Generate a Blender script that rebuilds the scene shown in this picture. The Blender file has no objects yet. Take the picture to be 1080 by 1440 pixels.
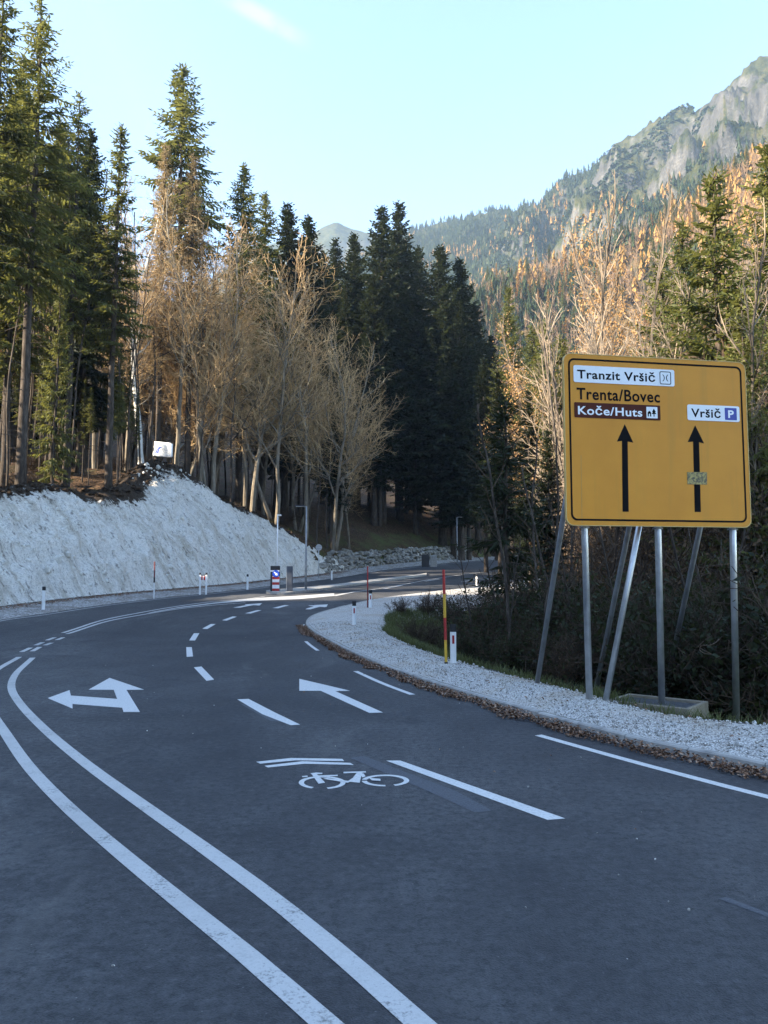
import bpy, bmesh, math, random
import numpy as np
from mathutils import Vector, Matrix
random.seed(7)
R = math.radians
SC = bpy.context.scene
COL = SC.collection

# ------------------------------------------------------------------ camera
EYE = 2.3
PITCH = math.atan(90 / 1080)
cam = bpy.data.cameras.new('camera')
cam.sensor_fit = 'HORIZONTAL'; cam.sensor_width = 36; cam.lens = 36
cam.clip_start = 0.05; cam.clip_end = 20000
co = bpy.data.objects.new('camera', cam); COL.objects.link(co)
co.location = (0, 0, EYE); co.rotation_euler = (R(90) + PITCH, 0, 0)
SC.camera = co
CP, SP = math.cos(PITCH), math.sin(PITCH)

def ray(px, py):
    a = (px - 540) / 1080; b = (720 - py) / 1080
    return np.array([a, CP - b * SP, SP + b * CP])

# height of the road along the valley
_zy = [-200, 0, 22, 30, 36, 42, 48, 56, 68, 83, 108, 130, 200, 400]
_zz = [0, 0, 0, .12, .40, .72, .97, 1.2, 1.5, 2.2, 4.1, 5.4, 8, 14]
def zr(y):
    y = np.asarray(y, float)
    return (np.interp(y - 2, _zy, _zz) + np.interp(y, _zy, _zz) + np.interp(y + 2, _zy, _zz)) / 3

def at(px, py, off=0.0):
    """the point of the road surface (raised by off) seen in direction px, py of the survey picture"""
    d = ray(px, py)
    ts = np.concatenate([np.linspace(1, 60, 1200), np.linspace(60.1, 260, 1500)])
    f = EYE + d[2] * ts - (zr(d[1] * ts) + off)
    k = np.where(f <= 0)[0]
    if len(k) == 0:
        i = int(np.argmin(f)); t = ts[i]
    else:
        i = k[0]
        if i == 0: t = ts[0]
        else:
            t = ts[i - 1] + (ts[i] - ts[i - 1]) * f[i - 1] / (f[i - 1] - f[i])
    return np.array([d[0] * t, d[1] * t, EYE + d[2] * t])

def at_depth(px, py, y):
    d = ray(px, py); t = y / d[1]
    return np.array([d[0] * t, y, EYE + d[2] * t])

# ------------------------------------------------------------------ noise
def _hash(ix, iy, iz, seed):
    h = (ix.astype(np.int64) * 374761393 + iy.astype(np.int64) * 668265263 + iz.astype(np.int64) * 2147483647 + seed * 974711) & 0xFFFFFFFF
    h = ((h ^ (h >> 13)) * 1274126177) & 0xFFFFFFFF
    h = ((h ^ (h >> 16)) * 2246822519) & 0xFFFFFFFF
    return ((h ^ (h >> 15)) & 0xFFFFFF) / float(0xFFFFFF)

def vnoise(x, y, z=None, seed=0):
    x = np.asarray(x, float); y = np.asarray(y, float)
    z = np.zeros_like(x) if z is None else np.asarray(z, float)
    x0, y0, z0 = np.floor(x), np.floor(y), np.floor(z)
    fx, fy, fz = x - x0, y - y0, z - z0
    fx = fx * fx * (3 - 2 * fx); fy = fy * fy * (3 - 2 * fy); fz = fz * fz * (3 - 2 * fz)
    r = 0
    for dx in (0, 1):
        for dy in (0, 1):
            for dz in (0, 1):
                w = (fx if dx else 1 - fx) * (fy if dy else 1 - fy) * (fz if dz else 1 - fz)
                r = r + w * _hash(x0 + dx, y0 + dy, z0 + dz, seed)
    return r * 2 - 1

def fbm(x, y, z=None, oct=4, seed=0, ridged=False):
    r = 0; a = 1; s = 0
    x = np.asarray(x, float); y = np.asarray(y, float)
    for o in range(oct):
        n = vnoise(x * 2 ** o + 17.3 * o, y * 2 ** o - 9.1 * o, None if z is None else z * 2 ** o, seed + o)
        if ridged: n = 1 - 2 * np.abs(n)
        r = r + a * n; s += a; a *= .5
    return r / s

# ------------------------------------------------------------------ mesh helpers
def link(name, me, parent=None):
    o = bpy.data.objects.new(name, me); COL.objects.link(o)
    if parent is not None: o.parent = parent
    return o

def tag(o, label=None, cat=None, group=None, kind=None):
    if label: o['label'] = label
    if cat: o['category'] = cat
    if group: o['group'] = group
    if kind: o['kind'] = kind
    return o

def empty(name, loc, rz=0.0):
    o = bpy.data.objects.new(name, None); COL.objects.link(o)
    o.location = Vector([float(c) for c in loc]); o.rotation_euler = (0, 0, rz)
    o.empty_display_size = .3
    return o

class MB:
    """collects vertices and faces of one mesh"""
    def __init__(s): s.v = []; s.f = []; s.m = []; s.n = 0
    def add(s, V, F, mi=0):
        V = np.asarray(V, float).reshape(-1, 3); b = s.n
        s.v.append(V); s.n += len(V)
        for f in F: s.f.append([i + b for i in f]); s.m.append(mi)
    def quads(s, Q, mi=0):
        """Q: (n,4,3)"""
        Q = np.asarray(Q, float); n = len(Q)
        if n == 0: return
        b = s.n; s.v.append(Q.reshape(-1, 3)); s.n += 4 * n
        I = (np.arange(n * 4).reshape(n, 4) + b)
        s.f.extend(I.tolist()); s.m.extend([mi] * n)
    def box(s, c, size, rot=None, mi=0):
        c = np.asarray(c, float); h = np.asarray(size, float) / 2
        V = np.array([[x, y, z] for x in (-1, 1) for y in (-1, 1) for z in (-1, 1)], float) * h
        if rot is not None: V = V @ np.asarray(rot).T
        s.add(V + c, [(0, 1, 3, 2), (4, 6, 7, 5), (0, 4, 5, 1), (2, 3, 7, 6), (0, 2, 6, 4), (1, 5, 7, 3)], mi)
    def tube(s, P, rad, sides=8, cap=True, mi=0):
        P = np.asarray(P, float); n = len(P)
        rad = np.broadcast_to(np.asarray(rad, float), (n,))
        T = np.gradient(P, axis=0); T /= np.linalg.norm(T, axis=1)[:, None] + 1e-12
        ref = np.array([0, 0, 1.0]) if abs(T[0][2]) < .9 else np.array([1.0, 0, 0])
        V = []
        for i in range(n):
            u = np.cross(T[i], ref); u /= np.linalg.norm(u) + 1e-12; w = np.cross(T[i], u)
            for k in range(sides):
                a = 2 * math.pi * k / sides
                V.append(P[i] + rad[i] * (math.cos(a) * u + math.sin(a) * w))
        F = []
        for i in range(n - 1):
            for k in range(sides):
                k2 = (k + 1) % sides
                F.append((i * sides + k, i * sides + k2, (i + 1) * sides + k2, (i + 1) * sides + k))
        if cap:
            F.append(tuple(range(sides))[::-1]); F.append(tuple((n - 1) * sides + k for k in range(sides)))
        s.add(V, F, mi)
    def prism(s, poly, z0, z1, mi=0, M=None):
        """poly: list of (x,y) outline extruded from z0 to z1 (in local axes M: 3 columns + origin)"""
        n = len(poly)
        V = [(x, y, z0) for x, y in poly] + [(x, y, z1) for x, y in poly]
        if M is not None: V = [tuple(M @ Vector(v)) for v in V]
        F = [tuple(range(n))[::-1], tuple(range(n, 2 * n))]
        for i in range(n):
            j = (i + 1) % n; F.append((i, j, n + j, n + i))
        s.add(V, F, mi)
    def build(s, name, mats, parent=None, smooth=False, loc=None, bevel=0):
        me = bpy.data.meshes.new(name)
        V = np.concatenate(s.v) if s.v else np.zeros((0, 3))
        nf = len(s.f)
        me.vertices.add(len(V)); me.vertices.foreach_set('co', V.astype(np.float32).ravel())
        ln = np.fromiter((len(f) for f in s.f), int, nf)
        flat = np.fromiter((i for f in s.f for i in f), int, int(ln.sum()))
        me.loops.add(len(flat)); me.loops.foreach_set('vertex_index', flat.astype(np.int32))
        me.polygons.add(nf)
        st = np.concatenate([[0], np.cumsum(ln)[:-1]]) if nf else np.zeros(0)
        me.polygons.foreach_set('loop_start', st.astype(np.int32))
        me.polygons.foreach_set('loop_total', ln.astype(np.int32))
        me.polygons.foreach_set('material_index', np.asarray(s.m, np.int32))
        me.polygons.foreach_set('use_smooth', np.full(nf, bool(smooth)))
        me.update(calc_edges=True); me.validate()
        for m in (mats if isinstance(mats, (list, tuple)) else [mats]): me.materials.append(m)
        o = link(name, me, parent)
        if loc is not None: o.location = loc
        if bevel:
            b = o.modifiers.new('bevel', 'BEVEL'); b.width = bevel; b.segments = 2; b.limit_method = 'ANGLE'
        return o

def grid_mesh(name, V, nu, nv, mat, smooth=True, attrs=None, uv=None, parent=None):
    """V (nu*nv,3) row-major"""
    me = bpy.data.meshes.new(name)
    I = np.arange(nu * nv).reshape(nu, nv)
    F = np.stack([I[:-1, :-1], I[1:, :-1], I[1:, 1:], I[:-1, 1:]], -1).reshape(-1, 4)
    me.vertices.add(len(V)); me.vertices.foreach_set('co', np.asarray(V, np.float32).ravel())
    me.loops.add(F.size); me.loops.foreach_set('vertex_index', F.astype(np.int32).ravel())
    me.polygons.add(len(F))
    me.polygons.foreach_set('loop_start', np.arange(0, F.size, 4, dtype=np.int32))
    me.polygons.foreach_set('loop_total', np.full(len(F), 4, np.int32))
    me.polygons.foreach_set('use_smooth', np.full(len(F), smooth))
    me.update(calc_edges=True)
    if attrs:
        for k, a in attrs.items():
            at_ = me.attributes.new(k, 'FLOAT', 'POINT'); at_.data.foreach_set('value', np.asarray(a, np.float32))
    if uv is not None:
        l = me.uv_layers.new(name='UVMap')
        l.data.foreach_set('uv', np.asarray(uv, np.float32)[F.ravel()].ravel())
    me.validate(); me.materials.append(mat)
    return link(name, me, parent)

def catmull(P, n=8):
    P = np.asarray(P, float); out = []
    E = np.vstack([2 * P[0] - P[1], P, 2 * P[-1] - P[-2]])
    for i in range(1, len(E) - 2):
        p0, p1, p2, p3 = E[i - 1], E[i], E[i + 1], E[i + 2]
        # centripetal parametrisation keeps the tight kerb end from overshooting
        t0 = 0; t1 = t0 + max(np.linalg.norm(p1 - p0), 1e-6) ** .5
        t2 = t1 + max(np.linalg.norm(p2 - p1), 1e-6) ** .5; t3 = t2 + max(np.linalg.norm(p3 - p2), 1e-6) ** .5
        for t in np.linspace(t1, t2, n, endpoint=False):
            A1 = (t1 - t) / (t1 - t0) * p0 + (t - t0) / (t1 - t0) * p1
            A2 = (t2 - t) / (t2 - t1) * p1 + (t - t1) / (t2 - t1) * p2
            A3 = (t3 - t) / (t3 - t2) * p2 + (t - t2) / (t3 - t2) * p3
            B1 = (t2 - t) / (t2 - t0) * A1 + (t - t0) / (t2 - t0) * A2
            B2 = (t3 - t) / (t3 - t1) * A2 + (t - t1) / (t3 - t1) * A3
            out.append((t2 - t) / (t2 - t1) * B1 + (t - t1) / (t2 - t1) * B2)
    out.append(P[-1]); return np.array(out)

def resample(P, step):
    P = np.asarray(P, float); d = np.concatenate([[0], np.cumsum(np.linalg.norm(np.diff(P[:, :2], axis=0), axis=1))])
    n = max(2, int(d[-1] / step) + 1); s = np.linspace(0, d[-1], n)
    return np.stack([np.interp(s, d, P[:, k]) for k in range(P.shape[1])], -1)

def normals2(P):
    T = np.gradient(P[:, :2], axis=0); T /= np.linalg.norm(T, axis=1)[:, None] + 1e-9
    return np.stack([-T[:, 1], T[:, 0]], -1)       # to the left of the direction of travel

# ------------------------------------------------------------------ materials
class NT:
    def __init__(s, m):
        s.m = m; s.nt = m.node_tree; s.nt.nodes.clear()
        s.out = s.n('ShaderNodeOutputMaterial')
    def n(s, t, **kw):
        x = s.nt.nodes.new(t)
        for k, v in kw.items():
            if k.startswith('_'): setattr(x, k[1:], v)
            else: s.set(x, k, v)
        return x
    def set(s, x, k, v):
        key = k.replace('__', ' ')
        i = x.inputs[int(key[1:])] if key[0] == 'i' and key[1:].isdigit() else x.inputs[key]
        if hasattr(v, 'is_output') or isinstance(v, bpy.types.NodeSocket): s.nt.links.new(v, i)
        else: i.default_value = v
    def noise(s, scale, vec=None, detail=4, rough=.6, dist=0):
        x = s.n('ShaderNodeTexNoise', Scale=scale, Detail=detail, Roughness=rough, Distortion=dist)
        if vec is not None: s.nt.links.new(vec, x.inputs['Vector'])
        return x.outputs['Fac']
    def voro(s, scale, vec=None, feat='F1', out='Distance'):
        x = s.n('ShaderNodeTexVoronoi', _feature=feat, Scale=scale)
        if vec is not None: s.nt.links.new(vec, x.inputs['Vector'])
        return x.outputs[out]
    def ramp(s, fac, stops, interp='LINEAR'):
        x = s.n('ShaderNodeValToRGB'); s.nt.links.new(fac, x.inputs[0])
        cr = x.color_ramp; cr.interpolation = interp
        while len(cr.elements) < len(stops): cr.elements.new(.5)
        for e, (p, c) in zip(cr.elements, stops):
            e.position = p; e.color = (*c, 1) if len(c) == 3 else c
        return x.outputs[0]
    def val(s, fac, a, b, lo=0.0, hi=1.0):
        x = s.n('ShaderNodeMapRange', i0=fac, i1=a, i2=b, i3=lo, i4=hi); return x.outputs[0]
    def mix(s, fac, a, b, mode='MIX'):
        x = s.n('ShaderNodeMix', _data_type='RGBA', _blend_type=mode)
        for i, v in ((0, fac), (6, a), (7, b)):
            if isinstance(v, bpy.types.NodeSocket): s.nt.links.new(v, x.inputs[i])
            else: x.inputs[i].default_value = (*v, 1) if isinstance(v, tuple) and len(v) == 3 else v
        return x.outputs[2]
    def math(s, op, a, b=0.0):
        x = s.n('ShaderNodeMath', _operation=op, i0=a, i1=b); return x.outputs[0]
    def pos(s): return s.n('ShaderNodeNewGeometry').outputs['Position']
    def objc(s): return s.n('ShaderNodeTexCoord').outputs['Object']
    def uv(s): return s.n('ShaderNodeTexCoord').outputs['UV']
    def rnd(s): return s.n('ShaderNodeObjectInfo').outputs['Random']
    def attr(s, name): return s.n('ShaderNodeAttribute', _attribute_name=name).outputs['Fac']
    def scale(s, vec, v):
        x = s.n('ShaderNodeVectorMath', _operation='MULTIPLY', i0=vec, i1=v); return x.outputs[0]
    def bump(s, h, strength=.5, dist=.02, normal=None):
        x = s.n('ShaderNodeBump', Strength=strength, Distance=dist, Height=h)
        if normal is not None: s.nt.links.new(normal, x.inputs['Normal'])
        return x.outputs[0]
    def bsdf(s, color, rough=.8, normal=None, metal=0.0, spec=.5):
        b = s.n('ShaderNodeBsdfPrincipled')
        for k, v in (('Base Color', color), ('Roughness', rough), ('Metallic', metal), ('Specular IOR Level', spec)):
            if isinstance(v, bpy.types.NodeSocket): s.nt.links.new(v, b.inputs[k])
            else: b.inputs[k].default_value = (*v, 1) if isinstance(v, tuple) and len(v) == 3 else v
        if normal is not None: s.nt.links.new(normal, b.inputs['Normal'])
        return b.outputs[0]
    def done(s, sh, disp=None):
        s.nt.links.new(sh, s.out.inputs['Surface']); return s.m

def newmat(name):
    m = bpy.data.materials.new(name); m.use_nodes = True
    return NT(m)

def simple(name, color, rough=.5, metal=0.0, var=.12, scale=8, bump=0.0, spec=.5):
    t = newmat(name); o = t.objc(); f = t.noise(scale, o, 4)
    lo = tuple(c * (1 - var) for c in color); hi = tuple(min(1, c * (1 + var)) for c in color)
    c = t.ramp(f, [(.3, lo), (.7, hi)])
    nm = t.bump(t.noise(scale * 8, o), bump, .01) if bump else None
    return t.done(t.bsdf(c, rough, nm, metal, spec))

def foliage(name, dark, light, trans=.35, tcol=None, rough=.6, scale=.35, rndhue=True):
    t = newmat(name); o = t.objc()
    f = t.noise(scale, o, 3); g = t.noise(scale * 9, o, 2)
    f = t.math('ADD', t.math('MULTIPLY', f, .6), t.math('MULTIPLY', g, .4))
    if rndhue: f = t.math('ADD', f, t.math('MULTIPLY', t.math('SUBTRACT', t.rnd(), .5), .22))
    c = t.ramp(f, [(.32, dark), (.68, light)])
    b = t.bsdf(c, rough, spec=.25)
    tr = t.n('ShaderNodeBsdfTranslucent')
    tc = t.mix(.5, c, tcol) if tcol else c
    t.nt.links.new(tc, tr.inputs['Color'])
    mx = t.n('ShaderNodeMixShader', i0=trans, i1=b, i2=tr.outputs[0])
    return t.done(mx.outputs[0])

M = {}
def make_materials():
    # asphalt
    t = newmat('asphalt'); p = t.pos()
    big = t.noise(.16, p, 3); mid = t.noise(1.3, p, 5, .65); fine = t.noise(42, p, 3, .7); agg = t.voro(85, p)
    c = t.ramp(t.math('ADD', t.math('MULTIPLY', big, .5), t.math('MULTIPLY', mid, .5)),
               [(.36, (.045, .0465, .051)), (.5, (.077, .079, .084)), (.64, (.118, .120, .125))])
    c = t.mix(t.val(fine, .45, .68, 0, .5), c, (.020, .020, .022), 'MIX')
    c = t.mix(t.val(agg, .0, .22, .38, 0), c, (.20, .20, .205))
    gr = t.noise(11, p, 5, .75)
    c = t.mix(t.val(gr, .40, .50, .60, 0), c, (.022, .024, .029))
    c = t.mix(t.val(gr, .55, .66, 0, .5), c, (.14, .145, .155))
    sp = t.noise(26, p, 2, .5)
    c = t.mix(t.val(sp, .60, .70, 0, .6), c, (.018, .019, .022))
    c = t.mix(t.val(t.voro(9, p), .035, .06, .8, 0), c, (.24, .24, .235))
    # dark oily wheel tracks and pale dusty stains
    st = t.noise(.55, t.scale(p, (1.0, .35, 1)), 5, .7, 1.0)
    c = t.mix(t.val(st, .56, .72, 0, .5), c, (.15, .148, .145))
    lane = t.noise(.22, t.scale(p, (1.0, .30, 1)), 3, .6, .6)
    c = t.mix(t.val(lane, .42, .60, .45, 0), c, (.026, .028, .034))
    st2 = t.noise(.33, t.scale(p, (1, 1, 1)), 4, .7, 2.0)
    c = t.mix(t.val(st2, .54, .66, 0, .5), c, (.028, .03, .036))
    h = t.math('ADD', t.math('MULTIPLY', fine, .5), agg)
    M['asphalt'] = t.done(t.bsdf(c, t.val(mid, .3, .7, .72, .9), t.bump(h, .55, .012), spec=.35))
    t = newmat('asphalt_band'); p = t.pos(); f = t.noise(45, p, 4, .7)
    c = t.ramp(f, [(.3, (.04, .044, .054)), (.7, (.098, .105, .122))])
    M['asphalt_band'] = t.done(t.bsdf(c, .8, t.bump(f, .5, .01)))
    # road paint, worn
    t = newmat('road_paint'); p = t.pos()
    f = t.noise(30, p, 5, .75); g = t.noise(2.2, p, 4, .6); a = t.voro(70, p)
    c = t.ramp(t.math('ADD', t.math('MULTIPLY', f, .6), t.math('MULTIPLY', g, .4)), [(.3, (.33, .33, .325)), (.55, (.52, .52, .51))])
    wear = t.math('ADD', t.math('MULTIPLY', f, .6), t.math('MULTIPLY', g, .4))
    c = t.mix(t.val(t.noise(.5, p, 4, .7), .5, .68, 0, .35), c, (.2, .2, .2))
    c = t.mix(t.val(wear, .52, .64, 0, .8), c, (.09, .09, .09))
    M['paint'] = t.done(t.bsdf(c, .65, t.bump(a, .25, .006)))
    t = newmat('fresh_paint'); p = t.pos()
    f = t.noise(34, p, 4, .7); g = t.noise(1.8, p, 3)
    c = t.ramp(f, [(.28, (.40, .40, .395)), (.55, (.61, .61, .60))])
    c = t.mix(t.val(t.math('ADD', t.math('MULTIPLY', f, .6), t.math('MULTIPLY', g, .4)), .6, .72, 0, .5), c, (.2, .2, .2))
    M['fresh'] = t.done(t.bsdf(c, .6, t.bump(f, .2, .004)))
    # white limestone gravel
    t = newmat('gravel'); p = t.pos()
    v = t.voro(40, p); vc = t.voro(40, p, out='Color'); v2 = t.voro(95, p); vc2 = t.voro(95, p, out='Color'); g = t.noise(.9, p, 5)
    sep = t.n('ShaderNodeSeparateColor', i0=vc).outputs[0]
    sep2 = t.n('ShaderNodeSeparateColor', i0=vc2).outputs[1]
    c = t.ramp(sep, [(0, (.26, .24, .21)), (.3, (.56, .53, .49)), (.75, (.73, .70, .655)), (1, (.82, .79, .75))])
    c = t.mix(.45, c, t.ramp(sep2, [(0, (.30, .285, .26)), (.5, (.66, .64, .60)), (1, (.82, .80, .77))]))
    c = t.mix(t.val(v, .35, .62, 0, .75), c, (.12, .115, .105))
    c = t.mix(t.val(g, .50, .66, 0, .6), c, (.34, .285, .22))
    h = t.math('ADD', t.math('MULTIPLY', v, -1.0), t.math('MULTIPLY', v2, -.5))
    M['gravel'] = t.done(t.bsdf(c, .9, t.bump(h, .6, .015)))
    # dusty verge gravel with leaves
    t = newmat('verge'); p = t.pos()
    v = t.voro(16, p); vc = t.voro(16, p, out='Color'); g = t.noise(1.1, p, 5)
    sep = t.n('ShaderNodeSeparateColor', i0=vc).outputs[0]
    c = t.ramp(sep, [(0, (.10, .09, .08)), (.3, (.26, .25, .24)), (.7, (.42, .41, .40)), (1, (.55, .54, .52))])
    c = t.mix(t.val(g, .45, .66, 0, .65), c, (.13, .095, .065))
    M['verge'] = t.done(t.bsdf(c, .9, t.bump(t.math('MULTIPLY', v, -1.0), .9, .05)))
    # rubble embankment
    t = newmat('limestone_rubble'); p = t.pos(); u = t.uv()
    s1 = t.noise(1.0, t.scale(u, (1.1, .16, 1)), 6, .65, .6); s2 = t.noise(1.0, t.scale(u, (3.6, .6, 1)), 5, .7, .4)
    r = t.noise(2.6, p, 7, .72); v = t.voro(4.5, p); f = t.noise(14, p, 4, .7)
    c = t.ramp(t.math('ADD', t.math('MULTIPLY', r, .55), t.math('MULTIPLY', s2, .45)),
               [(.34, (.24, .23, .205)), (.42, (.56, .535, .485)), (.51, (.74, .71, .65)), (.66, (.86, .83, .77))])
    c = t.mix(t.val(s1, .49, .63, 0, .65), c, (.38, .33, .25))
    c = t.mix(t.val(t.math('MULTIPLY', t.math('ADD', s2, r), .5), .525, .60, 0, .8), c, (.15, .135, .115))
    c = t.mix(t.val(f, .55, .65, 0, .65), c, (.12, .115, .105))
    # soil washed over the brow
    br = t.math('ADD', t.attr('brow'), t.math('MULTIPLY', t.math('SUBTRACT', r, .5), 1.5))
    c = t.mix(t.val(br, .50, .66, 0, 1), c, t.ramp(f, [(.3, (.016, .012, .009)), (.7, (.07, .05, .034))]))
    h = t.math('ADD', t.math('MULTIPLY', r, 1.2), t.math('ADD', t.math('MULTIPLY', f, .35), t.math('MULTIPLY', v, -.4)))
    M['rubble'] = t.done(t.bsdf(c, .95, t.bump(h, .8, .22), spec=.2))
    t = newmat('rubble_stone'); p = t.pos(); f = t.noise(3, p, 5, .7)
    M['rubble_stone'] = t.done(t.bsdf(t.ramp(f, [(.3, (.30, .285, .25)), (.5, (.58, .56, .51)), (.7, (.78, .755, .70))]), .95, t.bump(f, .5, .03), spec=.1))
    # ground
    t = newmat('forest_ground'); p = t.pos()
    a = t.attr('grassy'); r = t.noise(.35, p, 6, .65); f = t.noise(7, p, 5, .7); v = t.voro(9, p, out='Color')
    sep = t.n('ShaderNodeSeparateColor', i0=v).outputs[0]
    litter = t.ramp(sep, [(0, (.022, .014, .009)), (.45, (.06, .036, .021)), (.8, (.11, .065, .036)), (1, (.19, .115, .065))])
    litter = t.mix(t.val(f, .4, .65, 0, .8), litter, (.03, .02, .013))
    litter = t.mix(t.val(r, .52, .66, 0, .6), litter, (.055, .062, .025))
    grass = t.ramp(f, [(.3, (.035, .05, .016)), (.6, (.10, .115, .04)), (.75, (.20, .18, .08))])
    ms = t.val(t.math('ADD', a, t.math('MULTIPLY', t.math('SUBTRACT', r, .5), .8)), .35, .6)
    c = t.mix(ms, litter, grass)
    M['ground'] = t.done(t.bsdf(c, .95, t.bump(t.math('ADD', f, sep), .8, .08), spec=.15))
    # mountain
    t = newmat('mountain_rock'); p = t.pos(); nz = t.n('ShaderNodeSeparateXYZ', i0=t.n('ShaderNodeNewGeometry').outputs['Normal']).outputs[2]
    r = t.noise(.012, p, 8, .68); f = t.noise(.07, p, 6, .7); s = t.noise(.03, t.scale(p, (1, 1, .25)), 7, .7)
    hgt = t.n('ShaderNodeSeparateXYZ', i0=p).outputs[2]
    rock = t.ramp(s, [(.3, (.045, .043, .040)), (.5, (.10, .094, .084)), (.68, (.23, .215, .19))])
    rock = t.mix(t.val(t.noise(.22, p, 6, .75), .42, .60, .6, 0), rock, (.06, .06, .058))
    veg = t.ramp(f, [(.3, (.022, .028, .013)), (.52, (.052, .058, .022)), (.70, (.13, .105, .04))])
    k = t.math('ADD', nz, t.math('MULTIPLY', t.math('SUBTRACT', r, .5), 1.5))
    k = t.math('SUBTRACT', k, t.val(hgt, 380, 620, 0, .16))
    c = t.mix(t.val(k, .30, .52), rock, veg)
    low = t.ramp(f, [(.3, (.04, .036, .022)), (.5, (.09, .07, .04)), (.7, (.19, .13, .06))])
    lowf = t.val(t.math('ADD', hgt, t.math('MULTIPLY', r, 160)), 230, 340, 1, 0)
    c = t.mix(lowf, c, low)
    M['mountain'] = t.done(t.bsdf(c, .95, t.bump(t.math('ADD', s, f), .9, 9), spec=.1))
    # foliage
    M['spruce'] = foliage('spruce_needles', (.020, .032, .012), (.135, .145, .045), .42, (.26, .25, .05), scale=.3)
    M['spruce_sunlit'] = foliage('sunny_spruce_needles', (.035, .050, .014), (.150, .155, .048), .40, (.26, .25, .05), scale=.5)  # spruce needles with sunlight put into their colour
    M['spruce_shaded'] = foliage('shaded_spruce_needles', (.004, .008, .004), (.021, .030, .012), .2, (.10, .12, .03), scale=.3)  # spruce needles darkened in colour to look shaded
    M['larch'] = foliage('larch_needles', (.24, .12, .03), (.48, .27, .075), .35, (.7, .36, .06), scale=.5)
    M['birchleaf'] = foliage('orange_leaves', (.30, .17, .07), (.52, .31, .13), .35, (.6, .34, .12), scale=.6)
    M['oldlarch'] = foliage('bleached_larch_needles', (.17, .125, .070), (.38, .295, .17), .35, (.40, .28, .12), scale=.5)
    M['bush'] = foliage('bush_leaves', (.006, .011, .004), (.030, .040, .013), .28, (.11, .11, .03), scale=1.2)
    M['dryleaf'] = foliage('dry_leaves', (.055, .033, .019), (.16, .10, .052), .3, (.3, .17, .06), scale=1.2)
    M['grass'] = foliage('grass_blades', (.03, .045, .014), (.13, .14, .05), .3, (.2, .2, .06), scale=1.5)
    t = newmat('leaf_litter'); p = t.pos(); c = t.ramp(t.noise(23, p, 2, .5), [(.30, (.035, .018, .011)), (.42, (.12, .06, .032)), (.52, (.24, .125, .07)), (.60, (.34, .23, .16)), (.72, (.46, .38, .31))])
    M['litter'] = t.done(t.bsdf(c, .7, spec=.3))
    def bark(name, a, b, c3, sc=3.0, bump=.6):
        t = newmat(name); o = t.objc(); f = t.noise(sc, t.scale(o, (2.2, 2.2, .5)), 6, .7); g = t.noise(.8, o, 4)
        c = t.ramp(f, [(.3, a), (.5, b), (.7, c3)])
        c = t.mix(t.val(g, .5, .7, 0, .4), c, tuple(x * .6 for x in a))
        return t.done(t.bsdf(c, .9, t.bump(f, bump, .03), spec=.2))
    M['bark'] = bark('spruce_bark', (.026, .021, .018), (.060, .048, .039), (.12, .10, .083))
    M['beechbark'] = bark('beech_bark', (.085, .07, .052), (.18, .152, .115), (.33, .295, .24), 1.4, .3)
    M['alderbark'] = bark('alder_bark', (.05, .04, .03), (.105, .085, .065), (.18, .15, .12), 1.6, .3)
    M['paletrunk'] = bark('pale_dead_trunk', (.28, .27, .25), (.50, .49, .46), (.66, .65, .62), 2.0, .4)
    t = newmat('beech_twigs'); o = t.objc(); f = t.noise(.45, o, 3)
    c = t.ramp(t.math('ADD', f, t.math('MULTIPLY', t.math('SUBTRACT', t.rnd(), .5), .15)), [(.3, (.34, .22, .108)), (.7, (.63, .44, .225))])
    M['twig'] = t.done(t.bsdf(c, .7, spec=.3))
    t = newmat('pinkish_twigs'); o = t.objc(); f = t.noise(.45, o, 3)
    c = t.ramp(f, [(.3, (.18, .138, .098)), (.7, (.33, .258, .185))])
    M['pinktwig'] = t.done(t.bsdf(c, .7, spec=.3))
    t = newmat('dark_twigs'); o = t.objc(); f = t.noise(.8, o, 3)
    c = t.ramp(f, [(.3, (.03, .022, .016)), (.7, (.10, .068, .046))])
    M['darktwig'] = t.done(t.bsdf(c, .8, spec=.2))
    # hardware
    M['zinc'] = simple('galvanised_steel', (.50, .51, .52), .42, .85, .18, 5, .1)
    M['zincdull'] = simple('dull_galvanised_steel', (.26, .27, .28), .55, .6, .2, 5, .1)
    M['white'] = simple('white_plastic', (.78, .78, .77), .45, 0, .05, 3)
    M['black'] = simple('black_plastic', (.012, .012, .014), .5, 0, .2, 6)
    M['redrefl'] = simple('red_reflector', (.32, .018, .018), .25, 0, .15, 14)
    M['red'] = simple('red_paint', (.38, .025, .022), .5, 0, .15, 7)
    M['darkred'] = simple('dark_red_paint', (.15, .018, .018), .55, 0, .2, 7)
    M['yellow'] = simple('yellow_paint', (.60, .36, .035), .5, 0, .12, 7)
    M['concrete'] = simple('kerb_concrete', (.34, .33, .31), .9, 0, .25, 5, .4, .2)
    M['concretewarm'] = simple('cast_concrete', (.20, .175, .135), .9, 0, .25, 4, .3, .2)
    M['slate'] = simple('blue_grey_cabinet', (.055, .065, .085), .5, .1, .12, 3)
    M['anthracite'] = simple('anthracite_cabinet', (.025, .026, .030), .5, .1, .15, 3)
    M['blue'] = simple('sign_blue', (.012, .06, .42), .4, 0, .06, 3)
    M['bluedark'] = simple('parking_blue', (.010, .030, .30), .4, 0, .06, 3)
    M['signblack'] = simple('sign_black', (.006, .006, .007), .8, 0, .1, 3, 0.0, .1)
    M['signwhite'] = simple('sign_white', (.78, .80, .82), .4, 0, .04, 2)
    M['brown'] = simple('sign_brown', (.085, .022, .014), .7, 0, .08, 3, 0.0, .15)
    M['alu'] = simple('sign_back_aluminium', (.42, .42, .43), .4, .7, .1, 3)
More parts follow.
